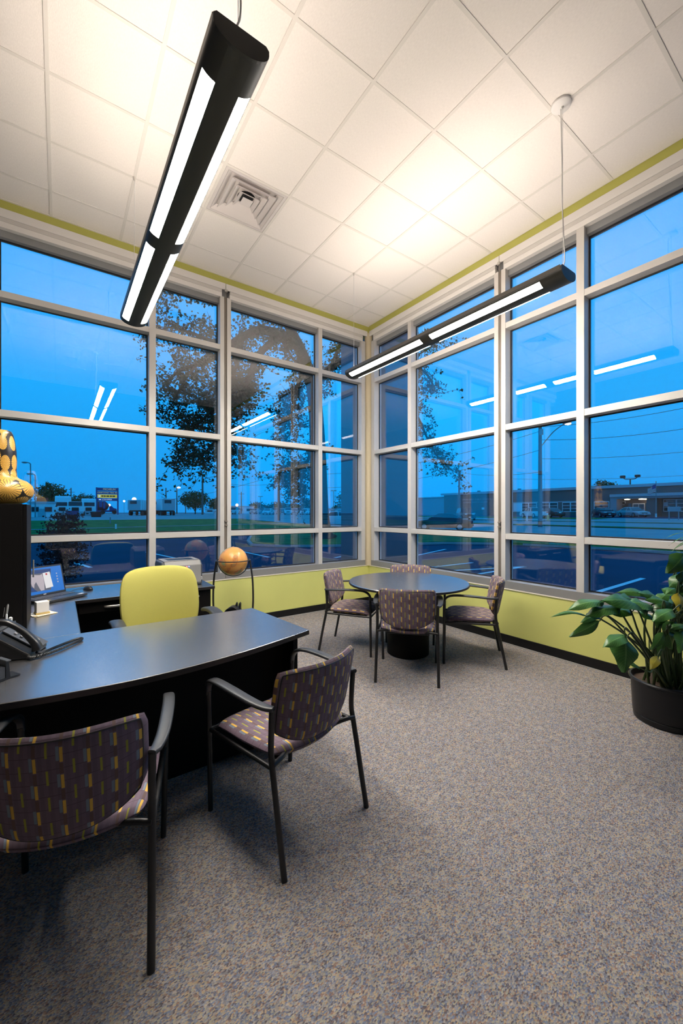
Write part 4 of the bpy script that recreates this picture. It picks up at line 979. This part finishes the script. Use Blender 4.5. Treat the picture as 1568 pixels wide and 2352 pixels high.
# entrance porch
sb('porch_roof',M['fascia'],-2,21.9,3.2,3.62,-2.6,.0)
sb('porch_soffit',M['concretegrey'],-2,21.9,2.9,3.2,-2.4,.0)
sb('porch_pier',M['concretegrey'],21.0,21.9,0,2.9,-2.4,-.01); sb('porch_pier',M['brick'],15.9,17.2,0,2.9,-2.0,-.01)
d=sb('door_frame',M['white'],18.0,19.6,0,2.2,-.12,-.02)
for a,b in ((18.1,18.75),(18.85,19.5)): bx('door_leaf',M['dglass'],d,-.14,-.121,a,b,.1,2.05)
sb('side_light',M['dglass'],17.3,17.9,.2,2.2,-.08,-.02); sb('side_light',M['dglass'],19.8,20.8,.2,2.2,-.08,-.02)
for y,x in ((19.9,-1.4),(18.0,-1.4),(17.6,-.6)):
    MB().ball((x,y,2.80),.22,12,6,(1,1.9,.4)).build('porch_lamp',M['glowin'],t)
Xt=Matrix.Translation((-.03,48.4,3.55))@Matrix.Rotation(-PI/2,4,'Z')@Matrix.Rotation(PI/2,4,'X')
text_mesh('wall_lettering','SPRINGFIELD PUBLIC SCHOOLS',.55,M['concretegrey'],t,Xt,.02)
Xt=Matrix.Translation((-.03,48.9,2.95))@Matrix.Rotation(-PI/2,4,'Z')@Matrix.Rotation(PI/2,4,'X')
text_mesh('wall_lettering','GENERAL SERVICES CENTER',.5,M['concretegrey'],t,Xt,.02)
sb('wall_notice',M['white'],46.55,47.2,1.35,1.8,-.05,-.01); sb('wall_notice',M['white'],40.4,40.8,1.3,1.6,-.05,-.01)
for y,z in ((50.0,5.2),(40.3,5.2)): sb('roof_stub',M['darkgrey'],y,y+.5,z,z+.45,3,3.5)
t=thing('roof_floodlight','twin-headed dark floodlight on the school roof','floodlight',(71.0,20.3,5.8))
MB().tube([(0,0,0),(0,0,1.0)],.10,8).build('post',M['wire'],t); MB().tube(bez([(0,-.95,1.25),(0,-.7,1.0),(0,0,.95),(0,.7,1.0),(0,.95,1.25)],5),.07,6).build('crossarm',M['wire'],t)
for y in (-1.0,1.05): MB().box(-.25,.25,y-.35,y+.35,1.2,1.6).build('lamp_head',M['wire'],t,bevel=.08)

# ================================================================== CARS
def car(name,label,u,dist,rz,paint,style='sedan',zoff=0.0,group=None,sc=1.0):
    p=at(u,1176,dist); p.z=zg(p.x,p.y)+.05+zoff
    t=thing(name,label,'car',p,rz,group); t.scale=(sc,sc,sc)
    P_=M[paint]
    if style=='sedan':
        low=[(-2.40,.30),(-2.44,.55),(-2.38,.78),(-2.0,.90),(-1.2,.94),(.95,.92),(1.6,.84),(2.2,.72),(2.42,.58),(2.42,.32),(2.2,.22),(-2.2,.22)]
        cab=[(-1.65,.90),(-.95,1.36),(-.35,1.43),(.30,1.41),(1.15,.90)]; hwb,hwt=.86,.62
    elif style=='suv':
        low=[(-2.25,.36),(-2.28,.75),(-2.2,1.02),(-1.2,1.06),(.95,1.05),(1.7,1.0),(2.15,.90),(2.28,.70),(2.28,.36),(2.0,.28),(-2.0,.28)]
        cab=[(-2.15,1.0),(-1.95,1.62),(-1.4,1.72),(.2,1.70),(1.05,1.02)]; hwb,hwt=.90,.70
    else:
        low=[(-2.6,.40),(-2.62,.90),(-2.5,1.0),(-.55,1.0),(-.5,1.02),(.9,1.02),(1.75,.98),(2.4,.86),(2.5,.66),(2.5,.36),(2.2,.30),(-2.3,.30)]
        cab=[(-.62,1.0),(-.48,1.62),(-.2,1.66),(.35,1.64),(1.1,1.0)]; hwb,hwt=.88,.68
    # lower body: side profile with tumblehome at the nose and tail
    n=len(low); b=MB(); vs=[]
    for sy in (-1,1):
        for x,z in low: vs.append((x,sy*hwb*(1-.10*max(0,abs(x)-1.7)/.8),z))
    for sy in (-1,1):
        for x,z in low: vs.append((x*.995,sy*(hwb+.03)*(1-.10*max(0,abs(x)-1.7)/.8),.56+(z-.56)*.75))
    fs=[tuple(range(2*n,3*n)),tuple(range(3*n,4*n))]
    for k in range(n):
        q=(k+1)%n; fs+=[(k,q,n+q,n+k),(k,2*n+k,2*n+q,q),(n+k,n+q,3*n+q,3*n+k)]
    b.add(vs,fs); b.build('body',P_,t,smooth=40)
    m=len(cab); vs=[]
    zt=max(z for _,z in cab); zb=min(z for _,z in cab)
    for sy in (-1,1):
        for x,z in cab: vs.append((x,sy*(hwb-.02+(hwt-hwb+.02)*(z-zb)/(zt-zb)),z))
    fs=[tuple(range(m)),tuple(range(2*m-1,m-1,-1))]+[(k,m+k,m+(k+1)%m,(k+1)%m) for k in range(m)]
    MB().add(vs,fs).build('cabin',P_,t,smooth=30)
    # glazing: each pane slightly proud of the cabin
    def cp(x,z,sy,o=.012): return Vector((x,sy*(hwb-.02+(hwt-hwb+.02)*(z-zb)/(zt-zb)+o),z))
    def shrink(poly,k=.84):
        c=sum((Vector(q) for q in poly),Vector())/len(poly); return [c+(Vector(q)-c)*k for q in poly]
    xr0,xr1=cab[0],cab[1]; xf0,xf1=cab[-1],cab[-2]; mx=(cab[2][0]+cab[-2][0])/2-.05
    for sy in (-1,1):
        for poly in ([(mx+.04,zb+.04),(xf0[0]-.12,zb+.04),(xf1[0],zt-.07),(mx+.04,zt-.07)],[(xr0[0]+.22,zb+.04),(mx-.04,zb+.04),(mx-.04,zt-.07),(xr1[0]+.05,zt-.10)]):
            q=[cp(x,z,sy) for x,z in poly]; MB().add(q,[tuple(range(4))]).build('side_glass',M['dglass'],t,recalc=False)
        MB().box(xf0[0]-.28,xf0[0]-.12,sy*(hwb+.02)-.07,sy*(hwb+.02)+.07,zb+.03,zb+.15).build('mirror',P_,t,bevel=.03)
    for (a,c,nx) in ((xf0,xf1,1),(xr0,xr1,-1)):
        q=[cp(a[0],a[1]+.05,-1,-.06),cp(a[0],a[1]+.05,1,-.06),cp(c[0],c[1]-.03,1,-.05),cp(c[0],c[1]-.03,-1,-.05)]
        q=[v+Vector((nx*.015,0,.015)) for v in q]; MB().add(q,[(0,1,2,3)]).build('windscreen' if nx>0 else 'rear_window',M['dglass'],t,recalc=False)
    wr=.32 if style=='sedan' else .37
    for x in (-1.42,1.42):
        for sy in (-1,1):
            X=Matrix.Translation((x,sy*(hwb-.08),wr))@Matrix.Rotation(PI/2,4,'X')
            w=MB().lathe([(0,-.10),(wr*.9,-.10),(wr,-.06),(wr,.06),(wr*.9,.10),(0,.10)],20,X=X).build('wheel',M['tyre'],t,smooth=40)
            MB().lathe([(0,-.115),(wr*.6,-.108),(wr*.62,.108),(0,.115)],16,X=X).build('hub',M['chrome'],w,smooth=40)
    zl=.66 if style=='sedan' else .80
    for sy in (-1,1):
        MB().box(2.30,2.44,sy*.48-.16,sy*.48+.16,zl-.03,zl+.10).build('headlamp',M['headl'],t,bevel=.02)
        MB().box(-2.46 if style!='pickup' else -2.64,-2.34 if style!='pickup' else -2.5,sy*.62-.16,sy*.62+.16,zl,zl+.16).build('tail_lamp',M['tail'],t,bevel=.02)
    MB().box(2.36,2.47,-.36,.36,zl-.22,zl-.02).build('grille',M['tyre'],t,bevel=.02); MB().box(2.36,2.50,-.80,.80,.36,.50).build('bumper',P_,t,bevel=.03)
    MB().box(-2.50 if style!='pickup' else -2.68,-2.36,-.80,.80,.40,.54).build('bumper',P_,t,bevel=.03); 
    MB().box(-2.47 if style!='pickup' else -2.66,-2.42 if style!='pickup' else -2.6,-.16,.16,.66,.80).build('number_plate',M['white'],t); MB().box(2.49,2.51,-.15,.15,.38,.49).build('number_plate',M['white'],t)
    if style=='pickup':
        bx('load_bed',M['tyre'],t,-2.5,-.7,-.74,.74,.95,1.012)
    return t
car('sedan','black sedan seen from behind on the near street by the corner',1016,32.5,math.radians(126),'cpaint_black',sc=.97)
car('sedan','silver sedan parked before the lit school entrance',1452,57,math.radians(-128),'cpaint_silver')
car('sedan','dark red sedan parked left of the silver sedan',1384,57.5,math.radians(-140),'cpaint_red')
car('pickup_truck','white pickup parked before the school windows',1224,59,math.radians(62),'cpaint_white','pickup',sc=.93)
car('sedan','black sedan parked right of the white pickup behind the utility pole',1262,59.5,math.radians(60),'cpaint_black')
car('suv','dark suv facing the street left of the wall lettering',1069,56,math.radians(-130),'cpaint_grey','suv')
car('sedan','white car half hidden by the oak trunk',774,44,math.radians(-20),'cpaint_white','sedan')
rd=random.Random(4)
k=0
for u in (537,586,600,616,632,648,662,676,690,700):
    car('parked_car','small %s parked car in the far lot, number %s from the left'%(('white','pale silver','dark')[k%3],('one','two','three','four','five','six','seven','eight','nine','ten')[k]),u,96+7*(k%3),math.radians(234)+rd.uniform(-.15,.15),('cpaint_white','cpaint_silver','cpaint_grey')[k%3],'sedan' if k%2 else 'suv',group='cars in the far lot'); k+=1

# ================================================================== POLES, LAMPS, WIRES
def pole(label,u,d,h,r=.14,cross=None,name='utility_pole',m='pole',vb=None):
    p=at(u,1176,d); p.z=zg(p.x,p.y); t=thing(name,label,'pole',p)
    MB().tube([(0,0,0),(0,0,h*.5),(0,0,h)],[r,r*.88,r*.75],10).build('post',M[m],t,smooth=40)
    if cross:
        a=Vector((_r.x,_r.y,0))
        for z in cross: MB().tube([a*-.9+Vector((0,0,z)),a*.9+Vector((0,0,z))],.06,6).build('crossarm',M[m],t)
    return t,p
def head_on(t,tip,m='glow',rad=.22,name='lamp_head'):
    MB().ball(tip,rad,12,8,(1.3,1.3,.6)).build(name,M[m],t,smooth=True)
PL,pp=pole('tall utility pole with a lit street lamp arm before the school',1240,36,9.3,.19)
arm=at(1301,973,36.0)-pp
MB().tube(bez([(0,0,7.2),(arm*.5)+Vector((0,0,3.95)),arm+Vector((0,0,.12))],8),.045,6).build('lamp_arm',M['galv'],PL,smooth=True)
MB().ball(arm+Vector((0,0,.10)),.30,12,8,(1.3,1.3,.45)).build('lamp_hood',M['galv'],PL,smooth=True); MB().ball(arm+_r*.12,.20,12,8,(1.3,1.3,.7)).build('lamp_glow',M['glow'],PL,smooth=True)
MB().lathe([(0,0),(.16,0),(.16,.5),(0,.5)],10,(-.25,-.25,8.3)).build('transformer',M['galv'],PL)
P2,p2=pole('thin utility pole left of the wide mullion on the right',1054,62,7.6,.16)
P3,p3=pole('utility pole left of the oak trunk beyond the lawn',640,55,6.8,.20)
P4,p4=pole('utility pole beside the round dark tree',465,92,9.4,.24)
MB().tube(bez([(0,0,8.2),_r*2.0+Vector((0,0,8.7)),_r*4.2+Vector((0,0,9.0))],6),.06,6).build('lamp_arm',M['galv'],P4)
P5,p5=pole('thin pole behind the second trailer',381,100,6.6,.16)
P6,p6=pole('lit street lamp pole with crossarm right of the second trailer',406,105,7.0,.16,(2.6,))
head_on(P6,Vector((_r.x*.5,_r.y*.5,7.0)),rad=.36)
P7,p7=pole('thin bare pole right of the lit street lamp',426,120,4.8,.14)
P8,p8=pole('utility pole above the white truck shop in the middle window',554,120,6.6,.16,(6.0,))
P9,p9=pole('tall bare mast behind the trucks at left',163,100,6.6,.16,(5.5,))
for u,d,h,l in ((70,54,7.4,'curved-arm lamp post behind the gold vase, taller of two'),(81,56,6.0,'curved-arm lamp post right of the gold vase, shorter of two')):
    q,pq=pole(l,u,d,h,.09,name='lamp_post',m='galv'); MB().tube(bez([(0,0,h-.05),-_r*.3+Vector((0,0,h+.15)),-_r*.8+Vector((0,0,h+.2))],5),.06,6).build('lamp_arm',M['galv'],q); MB().ball(-_r*.8+Vector((0,0,h+.16)),.26,10,6,(1.4,1.4,.45)).build('lamp_head',M['galv'],q,smooth=True)
for u,d,h,l in ((598,150,6.4,'parking lamp post at the left of the far lot'),(628,150,4.2,'short parking lamp post in the far lot'),(661,150,7.6,'twin-headed parking lamp post in the far lot'),(673,150,6.6,'parking lamp post right of the twin-headed one'),(700,140,6.6,'parking lamp post beside the oak trunk'),(766,130,7.5,'parking lamp post right of the oak trunk')):
    q,pq=pole(l,u,d,h,.11,name='lamp_post',m='galv')
    for s_ in (-1,1): MB().box(-.35,.35,-.2,.2,h-.12,h+.12,X=Matrix.Translation(_r*.5*s_)).build('lamp_head',M['galv'],q)
for u,v,d,r,l in ((308,1147,100,.50,'bright warm lamp above the first trailer'),(285,1151,110,.26,'small warm lamp left of the first trailer roof'),(251,1160,110,.3,'warm lamp seen under the pylon sign'),(544,1160,126,.42,'white lamp on the truck shop roof'),(638,1168,120,.3,'small warm lamp before the utility pole'),(677,1082,40,.16,'warm lamp seen through the oak twigs')):
    p=at(u,v,d); gz=zg(p.x,p.y); t=thing('yard_lamp',l,'lamp',(p.x,p.y,gz)); hh=p.z-gz
    MB().tube([(0,0,0),(0,0,hh)],r*.16,6).build('post',M['galv'],t); MB().ball((0,0,hh),r,12,8).build('lamp_glow',M['glow'],t,smooth=True)
def wire(label,a,b,sag=.6,r=.022):
    a,b=Vector(a),Vector(b); pts=[a.lerp(b,i/20)+Vector((0,0,-sag*4*(i/20)*(1-i/20))) for i in range(21)]
    o=MB().tube([q-a for q in pts],r,4).build('power_line',M['wire']); o.location=a; tag(o,label,'wire','overhead wires'); return o
wire('highest overhead wire running right from the tall utility pole',pp+Vector((0,0,9.1)),at(1900,850,30),.8,.018)
wire('second overhead wire running right from the tall utility pole',pp+Vector((0,0,7.9)),at(1900,915,30),.8,.018)
wire('third overhead wire running right from the tall utility pole',pp+Vector((0,0,6.2)),at(1900,990,32),.6,.016)
wire('upper overhead wire from the tall pole towards the oak',pp+Vector((0,0,8.7)),at(700,1090,50),1.0,.018)
wire('middle overhead wire from the tall pole towards the oak',pp+Vector((0,0,7.0)),at(700,1120,52),1.0,.018)
wire('thin overhead wire between the tall pole and the thin pole',pp+Vector((0,0,5.0)),p2+Vector((0,0,7.3)),.4,.018)
wire('upper overhead wire left of the oak',p3+Vector((0,0,6.4)),at(300,1150,92),1.2,.022)
wire('lower overhead wire left of the oak',p3+Vector((0,0,5.2)),p4+Vector((0,0,8.9)),1.0,.022)
wire('overhead wire from the dark tree pole to the lit lamp pole',p4+Vector((0,0,8.6)),p6+Vector((0,0,6.2)),.5,.03)
wire('long low overhead wire above the flag',at(1170,1100,70),at(1700,1083,62),.5,.022)

# ================================================================== FLAG, HYDRANT, POSTS, STREET SIGN
p=at(1506,1176,55); p.z=zg(p.x,p.y); t=thing('flagpole','slim flagpole flying a striped flag before the school entrance','flagpole',p)
MB().tube([(0,0,0),(0,0,4.9)],[.055,.035],8).build('pole',M['galv'],t); MB().ball((0,0,4.95),.08,8,6).build('finial',M['galv'],t); MB().lathe([(0,0),(.11,0),(.11,.55),(0,.55)],10).build('base_sleeve',M['white'],t)
def fl_pt(a,c): # a along fly, c down hoist; wind lifts it left and it droops
    return -_r*(.04+1.15*a)+_f*(.10*math.sin(a*6))*a+Vector((0,0,4.62-.62*a-c*(1.15-.35*a)+.05*math.sin(a*7)))
for k in range(13):
    b=MB(); c0,c1=k/13,(k+1)/13; a0=.42 if k<7 else 0.0
    b.grid(lambda a,c,c0=c0,c1=c1,a0=a0: fl_pt(a0+(1-a0)*a,c0+(c1-c0)*c),10,1); o=b.build('stripe',M['flagred'] if k%2==0 else M['flagwhite'],t,recalc=False)
b=MB(); b.grid(lambda a,c: fl_pt(.42*a,7/13*c),6,4); b.build('canton',M['flagblue'],t,recalc=False)
p=at(1258,1176,50); p.z=zg(p.x,p.y)+.05; t=thing('fire_hydrant','pale yellow fire hydrant on the school verge','hydrant',p)
MB().lathe([(0,0),(.16,0),(.16,.06),(.11,.08),(.11,.48),(.15,.50),(.15,.54),(.12,.60),(.05,.68),(0,.69)],14).build('barrel',M['hydrant'],t,smooth=40)
for s_ in (-1,1): MB().tube([(0,0,.40),(s_*.2,0,.40)],.055,8).build('nozzle',M['hydrant'],t)
for u,d,h,m,l in ((1210,50,.95,'white','white marker post on the school verge before the pickup'),(253,42,.62,'galv','grey bollard on the lawn below the pylon sign'),(266,32,.35,'white','short white stake on the lawn at the window rail')):
    p=at(u,1176,d); p.z=zg(p.x,p.y)+.03; t=thing('marker_post',l,'post',p); MB().box(-.06,.06,-.06,.06,0,h).build('post',M[m],t,bevel=.01); MB().box(-.065,.065,-.065,.065,h,h+.04).build('cap',M[m],t,bevel=.01)
p=at(1547,1176,45); p.z=zg(p.x,p.y)+.03; t=thing('yard_sign','pale two-legged street sign before the school windows','sign',p,math.radians(-35))
for x in (-.55,.55): MB().box(x-.035,x+.035,-.035,.035,0,1.55).build('leg',M['galv'],t)
bx('panel',M['concretegrey'],t,-.75,.75,-.06,-.036,.95,1.5)

# ================================================================== PYLON SIGN, YARD
def faced(name,label,cat,u,d,z=None,group=None):
    p=at(u,1176,d); p.z=zg(p.x,p.y) if z is None else z
    dirv=(_c-p); return thing(name,label,cat,p,math.atan2(dirv.y,dirv.x)+PI/2,group),p
t,p=faced('pylon_sign','tall blue and yellow tyre-shop pylon sign beyond the lawn','sign',246.5,85)
k=85/911.1
zt=1.4516+(1176-1120)*k-p.z; hw=21*k
for x in (-hw,hw): bx('post',M['signblue'],t,x-.14,x+.14,-.15,.15,-.5,zt)
rows=[(1120.5,1127.5,'signblue'),(1128.5,1135.2,'signblue'),(1136,1143.5,'signyellow'),(1144.5,1150.5,'signblue')]
zz=lambda v:1.4516+(1176-v)*k-p.z
pn=[]
for a,b,m in rows: pn.append(bx('panel',M[m],t,-hw+.15,hw-.15,-.12,.12,zz(b),zz(a),bevel=.02))
Xs=lambda x,z:Matrix.Translation((x,-.125,z))@Matrix.Rotation(PI/2,4,'X')
text_mesh('lettering','MICHELIN',.52,M['signtext'],pn[0],Xs(.35,zz(1124)),.01)
text_mesh('lettering','COMPTONS TIRE INC',.44,M['signtext'],pn[1],Xs(0,zz(1131.8)),.01)
for x0,x1 in ((-1.1,-.75),(-.68,-.30),(-.2,.35),(.45,.85),(.92,1.45)): bx('worn_lettering',M['wire'],pn[2],x0,x1,-.13,-.1205,zz(1141.2),zz(1138.2))
bx('emblem',M['signwhite'],pn[2],-1.62,-1.3,-.13,-.1205,zz(1141.2),zz(1138.2))
text_mesh('lettering','COOPER',.46,M['signwhite'],pn[3],Xs(-.05,zz(1147.6)),.01)
bx('emblem',M['signwhite'],pn[3],-1.55,-1.15,-.13,-.1205,zz(1148.6),zz(1146.6))
bx('lower_sign',M['steelblue'],t,-hw+.5,-hw+1.0,-.1,.1,zz(1165),zz(1151)); bx('lower_sign',M['steelblue'],t,-hw+1.2,-hw+1.55,-.1,.1,zz(1168),zz(1151))
def trailer(u,d,w,h,L_,rz,label,name='box_trailer'):
    p=at(u,1176,d); p.z=zg(p.x,p.y); t=thing(name,label,'trailer',p,rz,'parked trailers')
    b=bx('box',M['white'],t,-L_/2,L_/2,-w/2,w/2,1.0,1.0+h,bevel=.05); dr=bx('rear_door',M['fascia'],t,-L_/2-.05,-L_/2,-w/2+.15,w/2-.15,1.1,.9+h); bx('door_window',M['dglass'],dr,-L_/2-.08,-L_/2-.051,-w*.18,w*.30,1.0+h*.60,1.0+h*.88)
    for i in range(5): bx('rib',M['fascia'],t,-L_/2+.6+i*(L_-1)/4-.04,-L_/2+.6+i*(L_-1)/4+.04,-w/2-.03,-w/2,1.05,.95+h)
    bx('chassis',M['tyre'],t,-L_/2+.1,L_/2-.1,-w/2+.3,w/2-.3,.72,1.0)
    for x in (-L_*.36,-L_*.26,L_*.2):
        for y in (-w/2+.2,w/2-.2): MB().lathe([(0,-.14),(.44,-.14),(.48,0),(.44,.14),(0,.14)],14,X=Matrix.Translation((x,y,.48))@Matrix.Rotation(PI/2,4,'X')).build('wheel',M['tyre'],t,smooth=40)
    bx('landing_leg',M['tyre'],t,L_*.38,L_*.40,-.5,.5,0,.75); return t
trailer(322,78,2.5,2.0,6.0,math.radians(62),'long white box trailer with a rear window beyond the lawn')
trailer(360,92,2.5,2.1,6.5,math.radians(84),'white box trailer half hidden by the window mullion')
trailer(381,80,2.6,2.3,6.0,math.radians(88),'white box trailer with pale rear door right of the mullion')
def truck(u,d,m,label,rz,h=2.2):
    p=at(u,1176,d); p.z=zg(p.x,p.y); t=thing('semi_truck',label,'truck',p,rz,'parked trucks')
    MB().prism([(-1.1,.7),(1.0,.7),(1.05,1.5),(.85,1.0+h*.9),(.6,1.0+h),(-1.1,1.0+h)],-1.15,1.15,'y').build('cab',M[m],t,bevel=.08); bx('windscreen',M['dglass'],t,.96,1.06,-.95,.95,1.75,2.45)
    bx('bumper',M['chrome'],t,1.0,1.25,-1.15,1.15,.45,.8); bx('grille',M['tyre'],t,1.02,1.12,-.5,.5,.85,1.5); bx('chassis',M['tyre'],t,-4.2,.9,-.5,.5,.55,.85)
    for x in (.3,-3.0,-3.9):
        for y in (-.95,.95): MB().lathe([(0,-.15),(.44,-.15),(.48,0),(.44,.15),(0,.15)],14,X=Matrix.Translation((x,y,.48))@Matrix.Rotation(PI/2,4,'X')).build('wheel',M['tyre'],t,smooth=40)
    return t
truck(145,74,'white','white box truck nose-on at the left of the yard',math.radians(-98),2.6)
truck(165,83,'steelblue','dark blue truck between the white ones',math.radians(-96),1.6)
truck(174,68,'white','small white truck left of the red truck',math.radians(-95),1.5)
truck(189,92,'red','red truck cab between two white trucks',math.radians(-95),1.8)
truck(204,76,'white','tall white truck cab left of the pylon sign',math.radians(-95),2.2)
t,p=faced('tank_truck','maroon tank truck parked behind the pylon sign legs','truck',234,92)
MB().tube([(-1.7,0,1.9),(-1.6,0,1.9),(.6,0,1.9),(1.3,0,1.6)],[.9,1.15,1.15,.55],14).build('tank',M['rust'],t,smooth=50); bx('chassis',M['steelblue'],t,-1.8,3.0,-.6,.6,.5,.95); MB().prism([(1.5,.9),(3.0,.9),(2.9,1.3),(2.3,1.45),(2.0,1.9),(1.5,1.9)],-.9,.9,'y').build('cab',M['signblue'],t,bevel=.06)
for x in (-1.2,.2,2.5):
    for y in (-.8,.8): MB().lathe([(0,-.15),(.44,-.15),(.48,0),(.44,.15),(0,.15)],14,X=Matrix.Translation((x,y,.48))@Matrix.Rotation(PI/2,4,'X')).build('wheel',M['tyre'],t,smooth=40)
def bin_(u,d,w,h,m,label):
    t,p=faced('waste_bin',label,'bin',u,d); MB().add([(-w/2+.15,-.6,0),(w/2-.15,-.6,0),(w/2-.15,.6,0),(-w/2+.15,.6,0),(-w/2,-.75,h),(w/2,-.75,h),(w/2,.75,h),(-w/2,.75,h)],[(3,2,1,0),(4,5,6,7),(0,1,5,4),(1,2,6,5),(2,3,7,6),(3,0,4,7)]).build('body',M[m],t,bevel=.03)
    bx('lid',M[m],t,-w/2-.03,w/2+.03,-.78,.78,h,h+.08); 
    for x in (-w/2-.06,w/2): bx('lift_pocket',M['tyre'],t,x,x+.06,-.4,.4,h*.4,h*.6)
bin_(221,60,1.5,.75,'tyre','low black waste bin in front of the pylon sign'); bin_(166,48,1.3,1.1,'steelblue','blue waste bin beside the purple maple')
# white shop at far left, truck shop in the middle window, low white car dealers
def hut(label,u,d,w,h,dep,sign=None,bays=2):
    t,p=faced('shop_building',label,'building',u,d); bx('wall',M['white'],t,-w/2,w/2,0,dep,-.3,h); bx('roof',M['fascia'],t,-w/2-.2,w/2+.2,-.25,dep,h,h+.25)
    for i in range(bays):
        x=-w/2+w*(i+.5)/bays; f=bx('window',M['fascia'],t,x-w/bays*.3,x+w/bays*.3,-.08,-.001,h*.35,h*.75); bx('pane',M['dglass'],f,x-w/bays*.26,x+w/bays*.26,-.1,-.081,h*.39,h*.71)
    bx('door',M['fascia'],t,-.5,.5,-.08,-.001,-.3,h*.6)
    if sign: bx('roof_sign',M[sign],t,-w*.2,w*.25,-.1,.1,h+.25,h+.8)
    return t
hut('white shop with a red roof sign at far left',96,60,3.2,2.1,5,'red',2)
hut('white truck shop in the middle window',550,128,9,2.2,8,None,3); hut('long low pale shop left of the oak trunk',660,140,12,1.6,8,None,5); hut('low white shop beside the oak trunk',703,121,7,1.5,6,None,4); hut('white roadside shop right of the round dark tree',493,150,7,1.6,6,None,2); hut('white shop seen right of the oak trunk',764,120,6,1.4,6,None,3)
